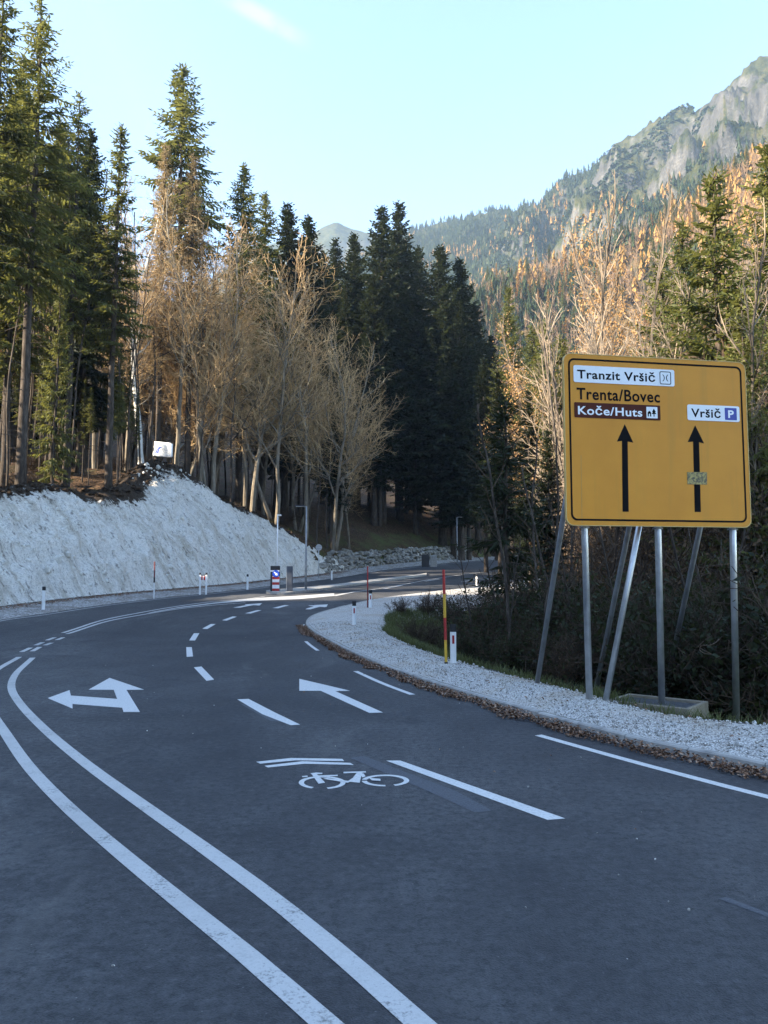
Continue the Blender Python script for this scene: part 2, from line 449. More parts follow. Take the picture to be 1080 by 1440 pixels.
    M['rock'] = None
    t = newmat('sign_orange'); o = t.objc()
    f = t.noise(.9, o, 4, .6); s = t.noise(1.0, t.scale(o, (3.2, 3.2, .22)), 4, .6)
    c = t.ramp(f, [(.3, (.60, .235, .014)), (.7, (.69, .285, .020))])
    c = t.mix(t.val(s, .54, .72, 0, .40), c, (.40, .215, .03))
    c = t.mix(t.val(t.noise(60, o, 2), .68, .76, 0, .35), c, (.2, .13, .03))
    M['orange'] = t.done(t.bsdf(c, .5, spec=.35))
    t = newmat('camouflage_sticker'); o = t.objc(); f = t.noise(14, o, 4, .7, 1.5)
    c = t.ramp(f, [(.40, (.012, .012, .008)), (.48, (.09, .07, .014)), (.56, (.40, .31, .08)), (.66, (.10, .08, .02))])
    M['sticker'] = t.done(t.bsdf(c, .35))
    t = newmat('limestone_block'); o = t.pos(); f = t.noise(2.2, o, 6, .7); g = t.noise(.5, o, 3)
    c = t.ramp(f, [(.32, (.07, .066, .055)), (.5, (.21, .20, .18)), (.68, (.42, .405, .37))])
    c = t.mix(t.val(g, .5, .66, 0, .55), c, (.12, .11, .07))
    M['rock'] = t.done(t.bsdf(c, .95, t.bump(f, .6, .08)))
make_materials()
# ------------------------------------------------------------------ plan of the place
def P2(lst, off=0.0):
    out = []
    for e in lst:
        if len(e) == 3: out.append((e[0], e[1]))          # ('plan') metres
        else: q = at(e[0], e[1], off); out.append((q[0], q[1]))
    return np.array(out, float)
PL = 'plan'
roadL = catmull(P2([(8, -18, PL), (3, -10, PL), (-.5, -3.3, PL), (-3.6, 2, PL), (-7, 7, PL), (-10.3, 11.5, PL), (-13.2, 17, PL), (-15.8, 24, PL),
                    (-17.2, 30, PL), (0, 872), (60, 863), (125, 853.5), (216, 842), (285, 835), (348, 828), (400, 821.5), (440, 817), (478, 812),
                    (520, 805), (560, 799), (640, 791), (740, 784), (900, 777)]), 8)
_k = [(14, -6, PL), (10, 1, PL), (7, 5, PL), (1080, 1087), (900, 1049), (760, 1011), (640, 975), (560, 948), (500, 923), (460, 902), (436, 887), (430, 878),
      (438, 868.5), (462, 860), (485, 854), (520, 846), (580, 837), (670, 827), (780, 813), (900, 801)]
_g = [(17, -4, PL), (13, 3.5, PL), (9.6, 7.2, PL), (1110, 1022), (950, 1006), (800, 969), (690, 942), (630, 925), (580, 909), (552, 896), (535, 886), (531, 877),
      (533, 869), (542, 862), (562, 857), (600, 851), (650, 842), (700, 833), (790, 817), (905, 804)]
kerbP = catmull(P2(_k), 10)
gravP = catmull(P2(_g, .15), 10)
N_L = normals2(roadL)
def smooth2(A, n=9):
    k = np.ones(n) / n
    return np.stack([np.convolve(np.pad(A[:, i], n // 2, 'edge'), k, 'valid') for i in range(A.shape[1])], -1)
footL = roadL + smooth2(N_L, 15) * 2.6
footL = resample(footL, .6)
nF = smooth2(normals2(footL), 21); nF /= np.linalg.norm(nF, axis=1)[:, None]

# height of the cut bank above its foot, by distance up the valley
_hy = [-20, 10, 20, 26, 32, 38, 42, 46, 49.5, 51.4, 53.4, 57.3, 61.2, 65.1, 69.1, 71.5, 73.5, 75.2, 77, 80.5, 84.3, 86.1, 89, 92, 300]
_hh = [3.2, 3.9, 4.2, 4.9, 5.5, 6.0, 6.25, 6.65, 7.1, 6.8, 6.7, 7.3, 8.46, 9.66, 10.77, 11.1, 10.2, 8.2, 7.3, 6.1, 4.1, 3.0, 1.2, 0, 0]
# the blocky wall and grass slope that follow it
def bank_h(y): return np.interp(y, _hy, _hh)
def wall_h(y): return np.interp(y, [-20, 80, 90, 97, 130, 300], [0, 0, 1.4, 1.6, 1.6, 1.6])

def seg_nearest(X, Y, P):
    """nearest point on a polyline: distance, index, signed side (+ = left of travel)"""
    best = np.full(X.shape, 1e18); idx = np.zeros(X.shape, int); side = np.zeros(X.shape)
    for i in range(len(P) - 1):
        ax, ay = P[i, 0], P[i, 1]; dx, dy = P[i + 1, 0] - ax, P[i + 1, 1] - ay
        L2 = dx * dx + dy * dy + 1e-12
        t = np.clip(((X - ax) * dx + (Y - ay) * dy) / L2, 0, 1)
        d = (X - ax - t * dx) ** 2 + (Y - ay - t * dy) ** 2
        m = d < best
        best = np.where(m, d, best); idx = np.where(m, i, idx)
        side = np.where(m, dx * (Y - ay) - dy * (X - ax), side)
    return np.sqrt(best), idx, side
footC = resample(footL, 1.5); gravC = resample(gravP, 1.2)

def bank_prof(t):
    """0..1 run -> 0..1 height: steep foot, rounded brow"""
    t = np.clip(t, 0, 1)
    return 1 - (1 - t) ** 1.45

def smoothstep(a, b, x):
    t = np.clip((x - a) / (b - a), 0, 1); return t * t * (3 - 2 * t)

def sstep(a, b, x): return smoothstep(a, b, x)

def ground_z(X, Y, detail=True):
    X = np.asarray(X, float); Y = np.asarray(Y, float)
    shp = X.shape; X = X.ravel(); Y = Y.ravel()
    dl, il, sl = seg_nearest(X, Y, footC)
    dr, ir, sr = seg_nearest(X, Y, gravC)
    yl = footC[np.minimum(il, len(footC) - 1), 1]
    yr = gravC[np.minimum(ir, len(gravC) - 1), 1]
    inside = (sl <= 0) & (sr >= 0)
    z = zr(Y) - .10
    # left of the road: cut bank, wall, forest floor, unseen hill
    h = bank_h(yl); w = wall_h(yl)
    run = np.maximum(h * 1.02, .5)
    zl = zr(yl) + .35 + h * bank_prof(dl / run) - .75 * np.clip(h / 2, 0, 1)
    zl = zl + w * sstep(0, 1.3, dl) + np.where(w > 0, .36 * np.clip(dl - 1.3, 0, 14) * np.minimum(w, 1), 0)
    e = np.maximum(dl - run, 0)
    zl = zl + .13 * np.minimum(e, 26) + .34 * np.clip(e - 26, 0, 170)
    hillx = sstep(-95, -205, X)
    shade_ridge = np.interp(Y, [-400, -46, -35, 15, 30, 420, 520], [52, 52, 0, 0, 58, 58, 10])  # unseen ridge added to shade road and dark spruces, with a dip for sun
    zl = zl + hillx * shade_ridge
    zl = np.minimum(zl, 150) - sstep(210, 500, -X) * 0
    if detail:
        zl = zl + sstep(.5, 6, e) * (fbm(X * .09, Y * .09, seed=3) * .9 + fbm(X * .5, Y * .5, seed=5) * .18)
    # right of the road: falls away to a gully
    zrr = zr(np.minimum(yr, 130)) + .06 - .42 * np.minimum(dr, 6.5) + .05 * np.clip(dr - 9, 0, 60) * sstep(40, 100, Y)
    if detail: zrr = zrr + sstep(.3, 3, dr) * fbm(X * .35, Y * .35, seed=8) * .35
    use_l = (sl > 0) & ~((sr < 0) & (dr < dl))
    z = np.where(inside, z, np.where(use_l, zl, zrr))
    grassy = np.where(use_l, np.where(w > .8, sstep(9, 5, dl) * .42, .1), np.where(dr < 5, .8, .45))
    return z.reshape(shp), grassy.reshape(shp), np.where(use_l, dl - run, 0).reshape(shp)

def axis(fine_lo, fine_hi, step, lo, hi, grow=1.12):
    a = list(np.arange(fine_lo, fine_hi + 1e-6, step)); s = step
    while a[-1] < hi: s *= grow; a.append(a[-1] + s)
    s = step; b = []; x = fine_lo
    while x > lo: s *= grow; x -= s; b.append(x)
    return np.array(b[::-1] + a)

# ------------------------------------------------------------------ ground sheet
gx = axis(-42, 30, .6, -420, 2300); gy = axis(-4, 125, .7, -300, 2400)
gx = np.clip(gx, -440, 2600); gy = np.clip(gy, -330, 2650)
GX, GY = np.meshgrid(gx, gy, indexing='ij')
GZ, GG, _ = ground_z(GX, GY)
ground = grid_mesh('ground', np.stack([GX.ravel(), GY.ravel(), GZ.ravel()], -1), len(gx), len(gy), M['ground'], attrs={'grassy': GG.ravel()})
tag(ground, 'brown leaf-littered forest floor and grassy slopes around the road', 'ground', kind='structure')
def gz(x, y): return float(ground_z(np.array([x]), np.array([y]))[0][0])

# ------------------------------------------------------------------ cut bank of white rubble
s_idx = (footL[:, 1] > 6) & (footL[:, 1] < 92)
fp = resample(footL[s_idx], .22)
nn = smooth2(normals2(fp), 61); nn /= np.linalg.norm(nn, axis=1)[:, None]
nt = 72
tt = np.linspace(-.04, 1.12, nt)
hb = bank_h(fp[:, 1]) + fbm(fp[:, 1] * .35, fp[:, 0] * .2, seed=21) * .45
hb = np.maximum(hb, .02)
run = np.maximum(hb * 1.02, .5)
S = np.arange(len(fp)) * .22
SS, TT = np.meshgrid(S, tt, indexing='ij')
BX = fp[:, 0:1] + nn[:, 0:1] * run[:, None] * TT
BY = fp[:, 1:2] + nn[:, 1:2] * run[:, None] * TT
BZ = zr(fp[:, 1])[:, None] + .26 + hb[:, None] * (1 - np.clip(1 - TT, 0, 1) ** 1.45) + np.where(TT > 1, -(TT - 1) * 3.0, 0) * np.minimum(hb[:, None], 1)
LT = TT * run[:, None] * 1.45
env = np.clip(TT * 6, 0, 1) * np.clip((1.12 - TT) * 8, 0, 1) * np.minimum(1, hb[:, None] / 2)
gul = fbm(SS * .42, LT * .06, seed=31, oct=4, ridged=True) * .42
rough = fbm(SS * 1.1, LT * .9, seed=33, oct=5) * .42 + fbm(SS * 3.1, LT * 2.6, seed=37, oct=3) * .10
knob = np.exp(-((fp[:, 1:2] - 68) / 6) ** 2) * np.clip((TT - .55) * 2.5, 0, 1)
rough = rough + knob * fbm(SS * .9, LT * 1.0, seed=39, oct=4, ridged=True) * .55
D = (gul + rough) * env
nx, ny, nz_ = -nn[:, 0:1] * .66, -nn[:, 1:2] * .66, .75
BX = BX + nx * D; BY = BY + ny * D; BZ = BZ + nz_ * D + .06
brow = np.clip((TT - .58) / .34, 0, 1) + .35 * np.clip(fbm(SS * .16, LT * .1, seed=41) * 2, -1, 1) * np.clip((TT - .5) * 3, 0, 1) * (1 - .55 * np.exp(-((fp[:, 1:2] - 67) / 4.5) ** 2))
bank = grid_mesh('embankment', np.stack([BX.ravel(), BY.ravel(), BZ.ravel()], -1), len(fp), nt, M['rubble'],
                 attrs={'brow': brow.ravel()}, uv=np.stack([SS.ravel(), LT.ravel()], -1))
tag(bank, 'steep white limestone cutting with soil washed over its brow', 'embankment', kind='structure')

# loose stones fallen to the foot and lying on the brow
rng = np.random.default_rng(5)
def rock_poly(rs, size):
    bm = bmesh.new(); bmesh.ops.create_icosphere(bm, subdivisions=1, radius=1)
    s = size * rs.uniform(.65, 1.25, 3); off = rs.uniform(0, 100)
    V = np.array([v.co[:] for v in bm.verts]); F = [[v.index for v in f.verts] for f in bm.faces]; bm.free()
    V = V * (1 + .42 * vnoise(V[:, 0] * 1.3 + off, V[:, 1] * 1.3, V[:, 2] * 1.3, 4)[:, None])
    a = rs.uniform(0, 6.28); c, s_ = math.cos(a), math.sin(a)
    V = V * s
    V[:, :2] = V[:, :2] @ np.array([[c, s_], [-s_, c]])
    return V, F
mb = MB()
for i in range(900):
    k = rng.integers(0, len(fp)); d = abs(rng.normal(0, .5)) - .55
    if fp[k, 1] < 20: continue
    x, y = fp[k] + nn[k] * d
    V, F = rock_poly(rng, rng.uniform(.03, .11)); mb.add(V + [x, y, float(zr(y)) + .26 + max(0, d)], F)
tag(mb.build('fallen_stones', M['rock']), 'loose pale stones fallen along the foot of the white cutting', 'stones', kind='stuff')

mb = MB(); mk = np.where((TT > .05) & ((TT < .74) | ((knob > .25) & (TT < .97))) & (hb[:, None] > 1))
for i in range(1500):
    q = rng.integers(0, len(mk[0])); a, b_ = mk[0][q], mk[1][q]
    kn_ = float(knob[a, b_]) if knob[a, b_] > .3 else 0
    V, F = rock_poly(rng, rng.uniform(.04, .13) * (1 + 1.2 * (rng.random() < .06) + 1.2 * kn_)); mb.add(V + [BX[a, b_], BY[a, b_], BZ[a, b_]], F)
tag(mb.build('bank_stones', M['rubble_stone']), 'pale stones bedded in the face of the white cutting', 'stones', kind='stuff')
mb = MB(); mk = np.where((TT > .80) & (TT < 1.08))
for i in range(1500):
    q = rng.integers(0, len(mk[0])); a, b_ = mk[0][q], mk[1][q]
    if fbm(np.array([SS[a, b_] * .3]), np.array([3.0]), seed=43)[0] < -.15: continue
    V, F = rock_poly(rng, rng.uniform(.06, .26)); V[:, 2] *= .6; mb.add(V + [BX[a, b_], BY[a, b_], BZ[a, b_]], F)
t = newmat('humus'); t_p = t.pos(); f = t.noise(5, t_p, 5, .7)
M['humus'] = t.done(t.bsdf(t.ramp(f, [(.3, (.010, .008, .006)), (.55, (.035, .024, .016)), (.72, (.085, .06, .04))]), .95, t.bump(f, .8, .08), spec=.1))
tag(mb.build('soil_clods', M['humus']), 'dark clods of soil and roots along the ragged brow of the white cutting', 'soil', kind='stuff')
# ------------------------------------------------------------------ road surface
def loft(name, A, B, za, zb, mat, across=10, mid=0.0, rough=0.0, kind='structure', label=None, cat=None, attrs=None, parent=None):
    n = len(A); T = np.linspace(0, 1, across + 1)
    X = A[:, 0:1] * (1 - T) + B[:, 0:1] * T; Y = A[:, 1:2] * (1 - T) + B[:, 1:2] * T
    Z = zr(Y) + np.broadcast_to(za, (n,))[:, None] * (1 - T) + np.broadcast_to(zb, (n,))[:, None] * T + mid * np.sin(T * math.pi)
    if rough: Z = Z + fbm(X * 1.6, Y * 1.6, seed=55) * rough + fbm(X * 5, Y * 5, seed=56) * rough * .5
    o = grid_mesh(name, np.stack([X.ravel(), Y.ravel(), Z.ravel()], -1), n, across + 1, mat, parent=parent)
    tag(o, label, cat, kind=kind); return o
def by_len(P, n):
    d = np.concatenate([[0], np.cumsum(np.linalg.norm(np.diff(P, axis=0), axis=1))]); s = np.linspace(0, d[-1], n)
    return np.stack([np.interp(s, d, P[:, k]) for k in (0, 1)], -1)
# matched stations: both sides run from behind the viewer to the far bend
mL = P2([(8, -18, PL), (0, -2.3, PL), (-3.6, 2, PL)]);
Lc = roadL; Rc = kerbP
# the sheet is one height field cut to the road outline: cell kept when its centre lies between the edges
def sheet(name, outline, step, zfun, mat, label, cat, parent=None, kind='structure'):
    from mathutils.geometry import delaunay_2d_cdt
    lo, hi = outline.min(0), outline.max(0)
    pts = [Vector(p) for p in outline]; n = len(pts)
    edges = [(i, (i + 1) % n) for i in range(n)]
    def inside(q):
        x, y = q[:, 0], q[:, 1]; r = np.zeros(len(q), bool)
        for i in range(n):
            x1, y1 = outline[i]; x2, y2 = outline[(i + 1) % n]
            c = ((y1 > y) != (y2 > y))
            with np.errstate(divide='ignore', invalid='ignore'):
                xi = (x2 - x1) * (y - y1) / (y2 - y1 + 1e-15) + x1
            r ^= c & (x < xi)
        return r
    ys = np.arange(lo[1] + step / 2, hi[1], step); xs = np.arange(lo[0] + step / 2, hi[0], step)
    q = np.stack(np.meshgrid(xs, ys, indexing='ij'), -1).reshape(-1, 2); q = q[inside(q)]
    d, _, _ = seg_nearest(q[:, 0], q[:, 1], np.vstack([outline, outline[:1]])); q = q[d > step * .4]
    vin = pts + [Vector(p) for p in q]
    vo, eo, fo, *_ = delaunay_2d_cdt(vin, edges, [list(range(n))], 1, 1e-5)
    V = np.array([(v.x, v.y) for v in vo]); cen = np.array([V[list(f)].mean(0) for f in fo])
    ok = inside(cen); Fk = [list(f) for f, k in zip(fo, ok) if k]
    b = MB(); b.add(np.column_stack([V, zfun(V[:, 0], V[:, 1])]), Fk)
    o = b.build(name, mat, parent, smooth=True); tag(o, label, cat, kind=kind); return o
outline = np.vstack([resample(roadL, .8), resample(kerbP, .5)[::-1]])
road = sheet('road', outline, 1.2, lambda x, y: zr(y), M['asphalt'], 'dark grey asphalt road bending right past the white cutting', 'road')
verge = loft('verge', by_len(roadL, 400), by_len(roadL, 400) + smooth2(normals2(by_len(roadL, 400)), 21) * 3.0, .004, .34, M['verge'], 8, 0, .03,
             label='dusty stone verge at the foot of the white cutting', cat='verge')
def outer_off(P, d): return P - smooth2(normals2(P), 7) * d
kin = outer_off(kerbP, .13)
shoulder = loft('gravel_shoulder', kin, gravP, .10, .13, M['gravel'], 22, .10, .0, label='white gravel shoulder inside the bend beside the kerb', cat='gravel')
skirt = loft('gravel_edge', gravP, outer_off(gravP, 1.0), .13, -.32, M['gravel'], 6, 0, .06, label='outer slope of the white gravel shoulder', cat='gravel')
# kerb stones, one metre each with a narrow joint
kq = resample(kerbP[(kerbP[:, 1] > -7)], .25); kn = normals2(kq)
mb = MB(); k = 0
sec = [(0.0, -.1), (0.0, .085), (.02, .105), (.11, .105), (.125, .095), (.125, -.1)]
def sweep(mb, P, Nn, sec, z):
    n = len(P); m = len(sec)
    V = [(P[i, 0] - Nn[i, 0] * a, P[i, 1] - Nn[i, 1] * a, z[i] + b) for i in range(n) for a, b in sec]
    F = [(i * m + j, i * m + j + 1, (i + 1) * m + j + 1, (i + 1) * m + j) for i in range(n - 1) for j in range(m - 1)]
    F += [tuple(range(m)), tuple((n - 1) * m + j for j in range(m))[::-1]]
    mb.add(V, F)
while k + 4 < len(kq):
    s = kq[k:k + 5].copy(); nn_ = kn[k:k + 5]
    d0 = (s[1] - s[0]); s[0] = s[0] + d0 * .03; s[-1] = s[-1] - (s[-1] - s[-2]) * .03
    sweep(mb, s, nn_, sec, zr(s[:, 1]) + random.uniform(-.006, .006)); k += 4
kerb = mb.build('kerb', M['concrete']); tag(kerb, 'low concrete kerb between asphalt and white gravel', 'kerb', kind='structure')

# ------------------------------------------------------------------ painted markings (children of the road)
ZP = .004
def strip(P, w, name, mat=None, step=.5, z=ZP, wear=None):
    P = resample(np.asarray(P, float), step); Nn = normals2(P)
    w = np.broadcast_to(w, (len(P),)) if np.ndim(w) == 0 else np.interp(np.linspace(0, 1, len(P)), np.linspace(0, 1, len(w)), w)
    A = P + Nn * w[:, None] / 2; B = P - Nn * w[:, None] / 2
    b = MB(); V = np.vstack([np.column_stack([A, zr(A[:, 1]) + z]), np.column_stack([B, zr(B[:, 1]) + z])]); n = len(P)
    b.add(V, [(i, n + i, n + i + 1, i + 1) for i in range(n - 1)])
    return b.build(name, mat or M['paint'], road)
def poly(pts, name, mat=None, z=ZP):
    V = np.array([at(px, py) for px, py in pts]); V[:, 2] = zr(V[:, 1]) + z
    from mathutils.geometry import tessellate_polygon
    F = tessellate_polygon([[Vector(v) for v in V]])
    F = [f if np.cross(V[f[1]] - V[f[0]], V[f[2]] - V[f[0]])[2] > 0 else f[::-1] for f in F]
    b = MB(); b.add(V, F); return b.build(name, mat or M['fresh'], road)
def polys(plist, name, mat=None, z=ZP):
    from mathutils.geometry import tessellate_polygon
    b = MB()
    for k, pts in enumerate(plist):
        V = np.array([at(px, py) for px, py in pts]); V[:, 2] = zr(V[:, 1]) + z + .0007 * k
        F = tessellate_polygon([[Vector(v) for v in V]])
        F = [f if np.cross(V[f[1]] - V[f[0]], V[f[2]] - V[f[0]])[2] > 0 else f[::-1] for f in F]
        b.add(V, F)
    return b.build(name, mat or M['fresh'], road)
def back(a, b_):
    A, B_ = at(*a), at(*b_); e = A + (A - B_) * 2.6; return (e[0], e[1], PL)
inner = catmull(P2([back((590, 1440), (488, 1350)), (590, 1440), (488, 1350), (391, 1270), (297, 1200), (205, 1135), (122, 1075), (62, 1025), (27, 988), (16, 967), (22, 948), (46, 925)]), 12)
outer = catmull(P2([back((458, 1440), (355, 1350)), (458, 1440), (355, 1350), (262, 1275), (170, 1200), (95, 1135), (42, 1080), (8, 1032), (-14, 997), (-20, 972), (-8, 945), (27, 924)]), 12)
strip(inner, .15, 'centre_line'); strip(outer, .15, 'centre_line')
for a, b_ in (((45, 916), (56, 910)), ((63, 907.5), (73, 904)), ((80, 900), (89, 896.5))): strip(P2([a, b_]), .15, 'centre_line_dash', step=.3)
for a, b_ in (((30, 917), (43, 911)), ((50, 907.5), (60, 903.5)), ((66, 900.5), (77, 896.5))): strip(P2([a, b_]), .15, 'centre_line_dash', step=.3)
strip(catmull(P2([(94, 891.5), (150, 874), (200, 864.5), (250, 856.5), (300, 851), (345, 847.5)]), 10), .15, 'centre_line')
strip(catmull(P2([(88, 890), (145, 872), (195, 862), (250, 852.5), (300, 846), (345, 842.5), (372, 839)]), 10), .15, 'centre_line')
# pale wedge towards the island: road paint and sunlit streaks in one colour
polys([[(205, 863), (250, 855.2), (300, 849), (345, 845.5), (420, 842.5), (470, 838), (470, 834.5), (415, 838), (372, 840.5), (335, 843.5), (300, 847.6), (250, 854.2), (215, 860.4)]], 'island_tip_paint_and_sun', M['paint'])
strip(catmull(P2([(-14, 25, PL), (-16.4, 30, PL), (2, 873), (60, 865), (125, 855), (216, 843.3), (285, 836.3), (348, 829.3), (378, 825.5)]), 8) , .12, 'edge_line')
strip(catmull(P2([(8.2, 2.2, PL), (6.4, 4.7, PL), (1084, 1122), (960, 1090), (860, 1063), (757, 1034)]), 8), .13, 'edge_line', M['fresh'])
strip(catmull(P2([(580, 977), (540, 962), (500, 944)]), 6), .12, 'edge_line', M['fresh'])
strip(catmull(P2([(447, 915), (437, 908), (430, 902)]), 6), .11, 'edge_line', M['fresh'])
strip(catmull(P2([(426, 889), (423, 884), (427, 878)]), 6), .11, 'edge_line', M['fresh'])
Z7 = lambda pts: [(x / 1.6875, 800 + y / 1.6875) for x, y in pts]
Z3 = lambda pts: [(340 + x / 3.857, 940 + y / 3.857) for x, y in pts]
for q in ([(543, 1070), (563, 1070), (795, 1151.5), (770, 1153.5)],):
    poly(q, 'lane_dash')
for q in ([(563, 310), (590, 309), (650, 340), (712, 370), (690, 371.5), (622, 345)], [(460, 234), (478, 232), (508, 263), (490, 266)], [(442, 186), (455, 186), (458, 208), (443, 209)],
          [(449, 170), (460, 153), (473, 153), (463, 170)], [(480, 142), (500, 131), (512, 131), (492, 143)], [(527, 122), (552, 113), (562, 113.5), (538, 123)],
          [(582, 105.5), (610, 98), (621, 98), (595, 106)], [(647, 93), (675, 86), (686, 86.5), (660, 93.5)]):
    poly(Z7(q), 'lane_dash')
poly(Z7([(113, 307), (165, 288), (168, 301), (278, 309), (270, 287.5), (210, 287), (260, 259), (342, 287), (300, 287.5), (332, 340), (293, 340), (290, 330), (172, 321), (172, 332)]), 'turn_arrow')
poly(Z3([(312, 57), (588, 122), (508, 124), (766, 240), (692, 242), (428, 122), (312, 122)]), 'straight_arrow')
poly(Z7([(553, 92), (585, 86), (580, 84.5), (622, 81.5), (616, 87), (602, 86), (570, 92)]), 'straight_arrow')
poly(Z7([(724, 96), (748, 90), (730, 87), (773, 86), (772, 91), (758, 90), (737, 96)]), 'straight_arrow')
poly([(430, 856), (447, 851.5), (441, 851), (461, 850), (459, 853.5), (451, 853), (436, 857)], 'straight_arrow')
for (x0, y0, x1, y1) in ((598, 817.5, 618, 814.2), (650, 818, 672, 814.3), (470, 838, 500, 832), (540, 828, 565, 823)): strip(P2([(x0, y0), (x1, y1)]), .28, 'lane_dash', step=.6)
strip(catmull(P2([(470, 836.5), (520, 829.5), (580, 819.5), (640, 809.5), (720, 800.5)]), 6), .15, 'centre_line')
strip(catmull(P2([(520, 806.5), (560, 800.5), (640, 792.2), (740, 785.2)]), 6), .12, 'edge_line')
polys([Z3([(78, 508), (268, 487), (545, 492), (556, 504), (290, 500), (100, 518)]), Z3([(122, 530), (330, 505), (588, 514), (607, 525), (340, 519), (142, 539)])], 'chevron')
# bicycle
def ring(cx, cy, rx, ry, th, a0, a1, n=40):
    A = [(cx + (rx) * math.cos(a), cy + (ry) * math.sin(a)) for a in np.linspace(a0, a1, n)]
    B = [(cx + (rx - th) * math.cos(a), cy + (ry - th * .27) * math.sin(a)) for a in np.linspace(a0, a1, n)]
    return [Z3(A + B[::-1])]
PI = math.pi
wheels = ring(436, 621, 127, 35, 28, -1.35 * PI, .42 * PI) + ring(779, 610, 129, 32, 28, -.95 * PI, .36 * PI) + ring(779, 610, 129, 32, 28, .5 * PI, .98 * PI, 20)
bars = [Z3(q) for q in ([(372, 571), (405, 567), (438, 569), (436, 575), (408, 576), (452, 622), (416, 628), (382, 580)],
                        [(326, 587), (356, 584), (358, 591), (330, 593)],
                        [(405, 584), (520, 580), (520, 587), (410, 592)], [(440, 602), (462, 598), (592, 616), (575, 624)],
                        [(570, 618), (602, 598), (625, 568), (655, 568), (645, 600), (640, 624)], [(552, 565), (672, 562), (675, 569), (552, 573)],
                        [(640, 576), (660, 574), (672, 590), (655, 596)], [(690, 598), (752, 604), (752, 615), (705, 612)])]
polys(wheels + bars, 'bicycle_symbol')
# ghost of a removed line, sealing seams, small repairs
polys([[(492, 1066), (512, 1063), (560, 1082), (640, 1112), (692, 1140), (668, 1143), (600, 1112)]], 'removed_line', M['asphalt_band'], .0025)
polys([[(338, 990), (352, 990), (400, 1016), (380, 1014)]], 'removed_line', M['asphalt_band'], .0025)
polys([[(1010, 1264), (1022, 1262), (1085, 1286), (1085, 1292)]], 'removed_line', M['asphalt_band'], .0025)

# ------------------------------------------------------------------ leaf litter in the gutter
rng = np.random.default_rng(11)
def leaves(n, P, lo, hi, size, zf, seed, lift=.03):
    rs = np.random.default_rng(seed); Q = resample(P, .1); Nn = normals2(Q)
    k = rs.integers(0, len(Q), n); d = lo + (hi - lo) * rs.beta(1.6, 1.6, n)
    x = Q[k, 0] + Nn[k, 0] * d; y = Q[k, 1] + Nn[k, 1] * d
    return x, y
def leaf_quads(x, y, z, size, rs):
    n = len(x); a = rs.uniform(0, 6.28, n); s = size * rs.uniform(.6, 1.35, n); tl = rs.uniform(-.9, .9, n); cu = rs.uniform(.1, .6, n)
    u = np.stack([np.cos(a), np.sin(a), np.sin(tl) * .7], -1) * s[:, None]; v = np.stack([-np.sin(a), np.cos(a), rs.uniform(-.6, .6, n)], -1) * (s * .6)[:, None]
    c = np.stack([x, y, z], -1); up = np.zeros((n, 3)); up[:, 2] = s * cu
    q1 = np.stack([c - u * .5, c - v * .5 + up * .5, c + u * .5, c], 1)
    q2 = np.stack([c - u * .5, c, c + u * .5, c + v * .5 + up * .5], 1)
    return np.concatenate([q1, q2])
mb = MB(); rs = np.random.default_rng(4)
kg = kerbP[(kerbP[:, 1] > 3) & (kerbP[:, 1] < 37)]
kg = kg[: np.argmax(kerbP[kerbP[:, 1] > 3][:, 1] > 33.2) if False else len(kg)]
near = kerbP[(np.arange(len(kerbP)) < 108)]; near = near[near[:, 1] > 3]
x, y = leaves(24000, near, .02, .80, .06, None, 3)
w = fbm(x * .7, y * .7, seed=9) * .5 + .5
dk, _, _ = seg_nearest(x, y, near)
w2 = fbm(x * 2.6, y * 2.6, seed=19) * .5 + .5
keep = (dk < .18 + .75 * np.clip(w * .6 + w2 * .4 - .2, 0, 1)) & (rs.random(len(x)) < .55 + .8 * w2)
x, y, dk = x[keep], y[keep], dk[keep]
mb.quads(leaf_quads(x, y, zr(y) + .012 + rs.uniform(0, .075, len(x)) * np.clip(1.2 - dk / .7, .1, 1), .058, rs))
x, y = leaves(260, near, -1.9, -.2, .06, None, 8); mb.quads(leaf_quads(x, y, zr(y) + .19 + rs.uniform(0, .02, len(x)), .055, rs))
x, y = leaves(60, near, .5, 3.5, .06, None, 9); mb.quads(leaf_quads(x, y, zr(y) + .012, .04, rs))
fl = footL[(footL[:, 1] > 28) & (footL[:, 1] < 88)]
x, y = leaves(7000, fl, -1.7, .3, .1, None, 10); mb.quads(leaf_quads(x, y, zr(y) + .30 - 0 * x, .085, rs))
tag(mb.build('fallen_leaves', M['litter']), 'dry brown leaves drifted in the gutter along the kerb', 'leaves', kind='stuff')
# scattered pale stones on the shoulder for a broken surface
mb = MB()
sh = [(a, b_) for a, b_ in zip(kin, gravP)]
for i in range(5000):
    k = rng.integers(20, 150); t = rng.uniform(.02, 1.05); a, b_ = sh[k]; a2, b2 = sh[k + 1]; e = rng.random()
    p = (a * (1 - t) + b_ * t) * (1 - e) + (a2 * (1 - t) + b2 * t) * e
    if p[1] > 32 or p[1] < 4: continue
    V, F = rock_poly(rng, rng.uniform(.007, .024) * (1 + .8 * (rng.random() < .08))); mb.add(V + [p[0], p[1], float(zr(p[1])) + .11 + .10 * math.sin(min(t, 1) * PI) + .03 * t], F)
for i in range(55):
    d = rng.uniform(3.2, 22); x_ = rng.uniform(-.45, .42) * d
    if x_ > 4.0 - .0 * d and d < 10: continue
    dk_, _, sk_ = seg_nearest(np.array([x_]), np.array([d]), kerbP)
    if sk_[0] < 0 or dk_[0] < .3: continue
    V, F = rock_poly(rng, rng.uniform(.005, .010)); mb.add(V + [x_, d, float(zr(d)) + .006], F)
tag(mb.build('gravel_stones', M['gravel']), 'loose white stones on the gravel shoulder', 'gravel', kind='stuff')

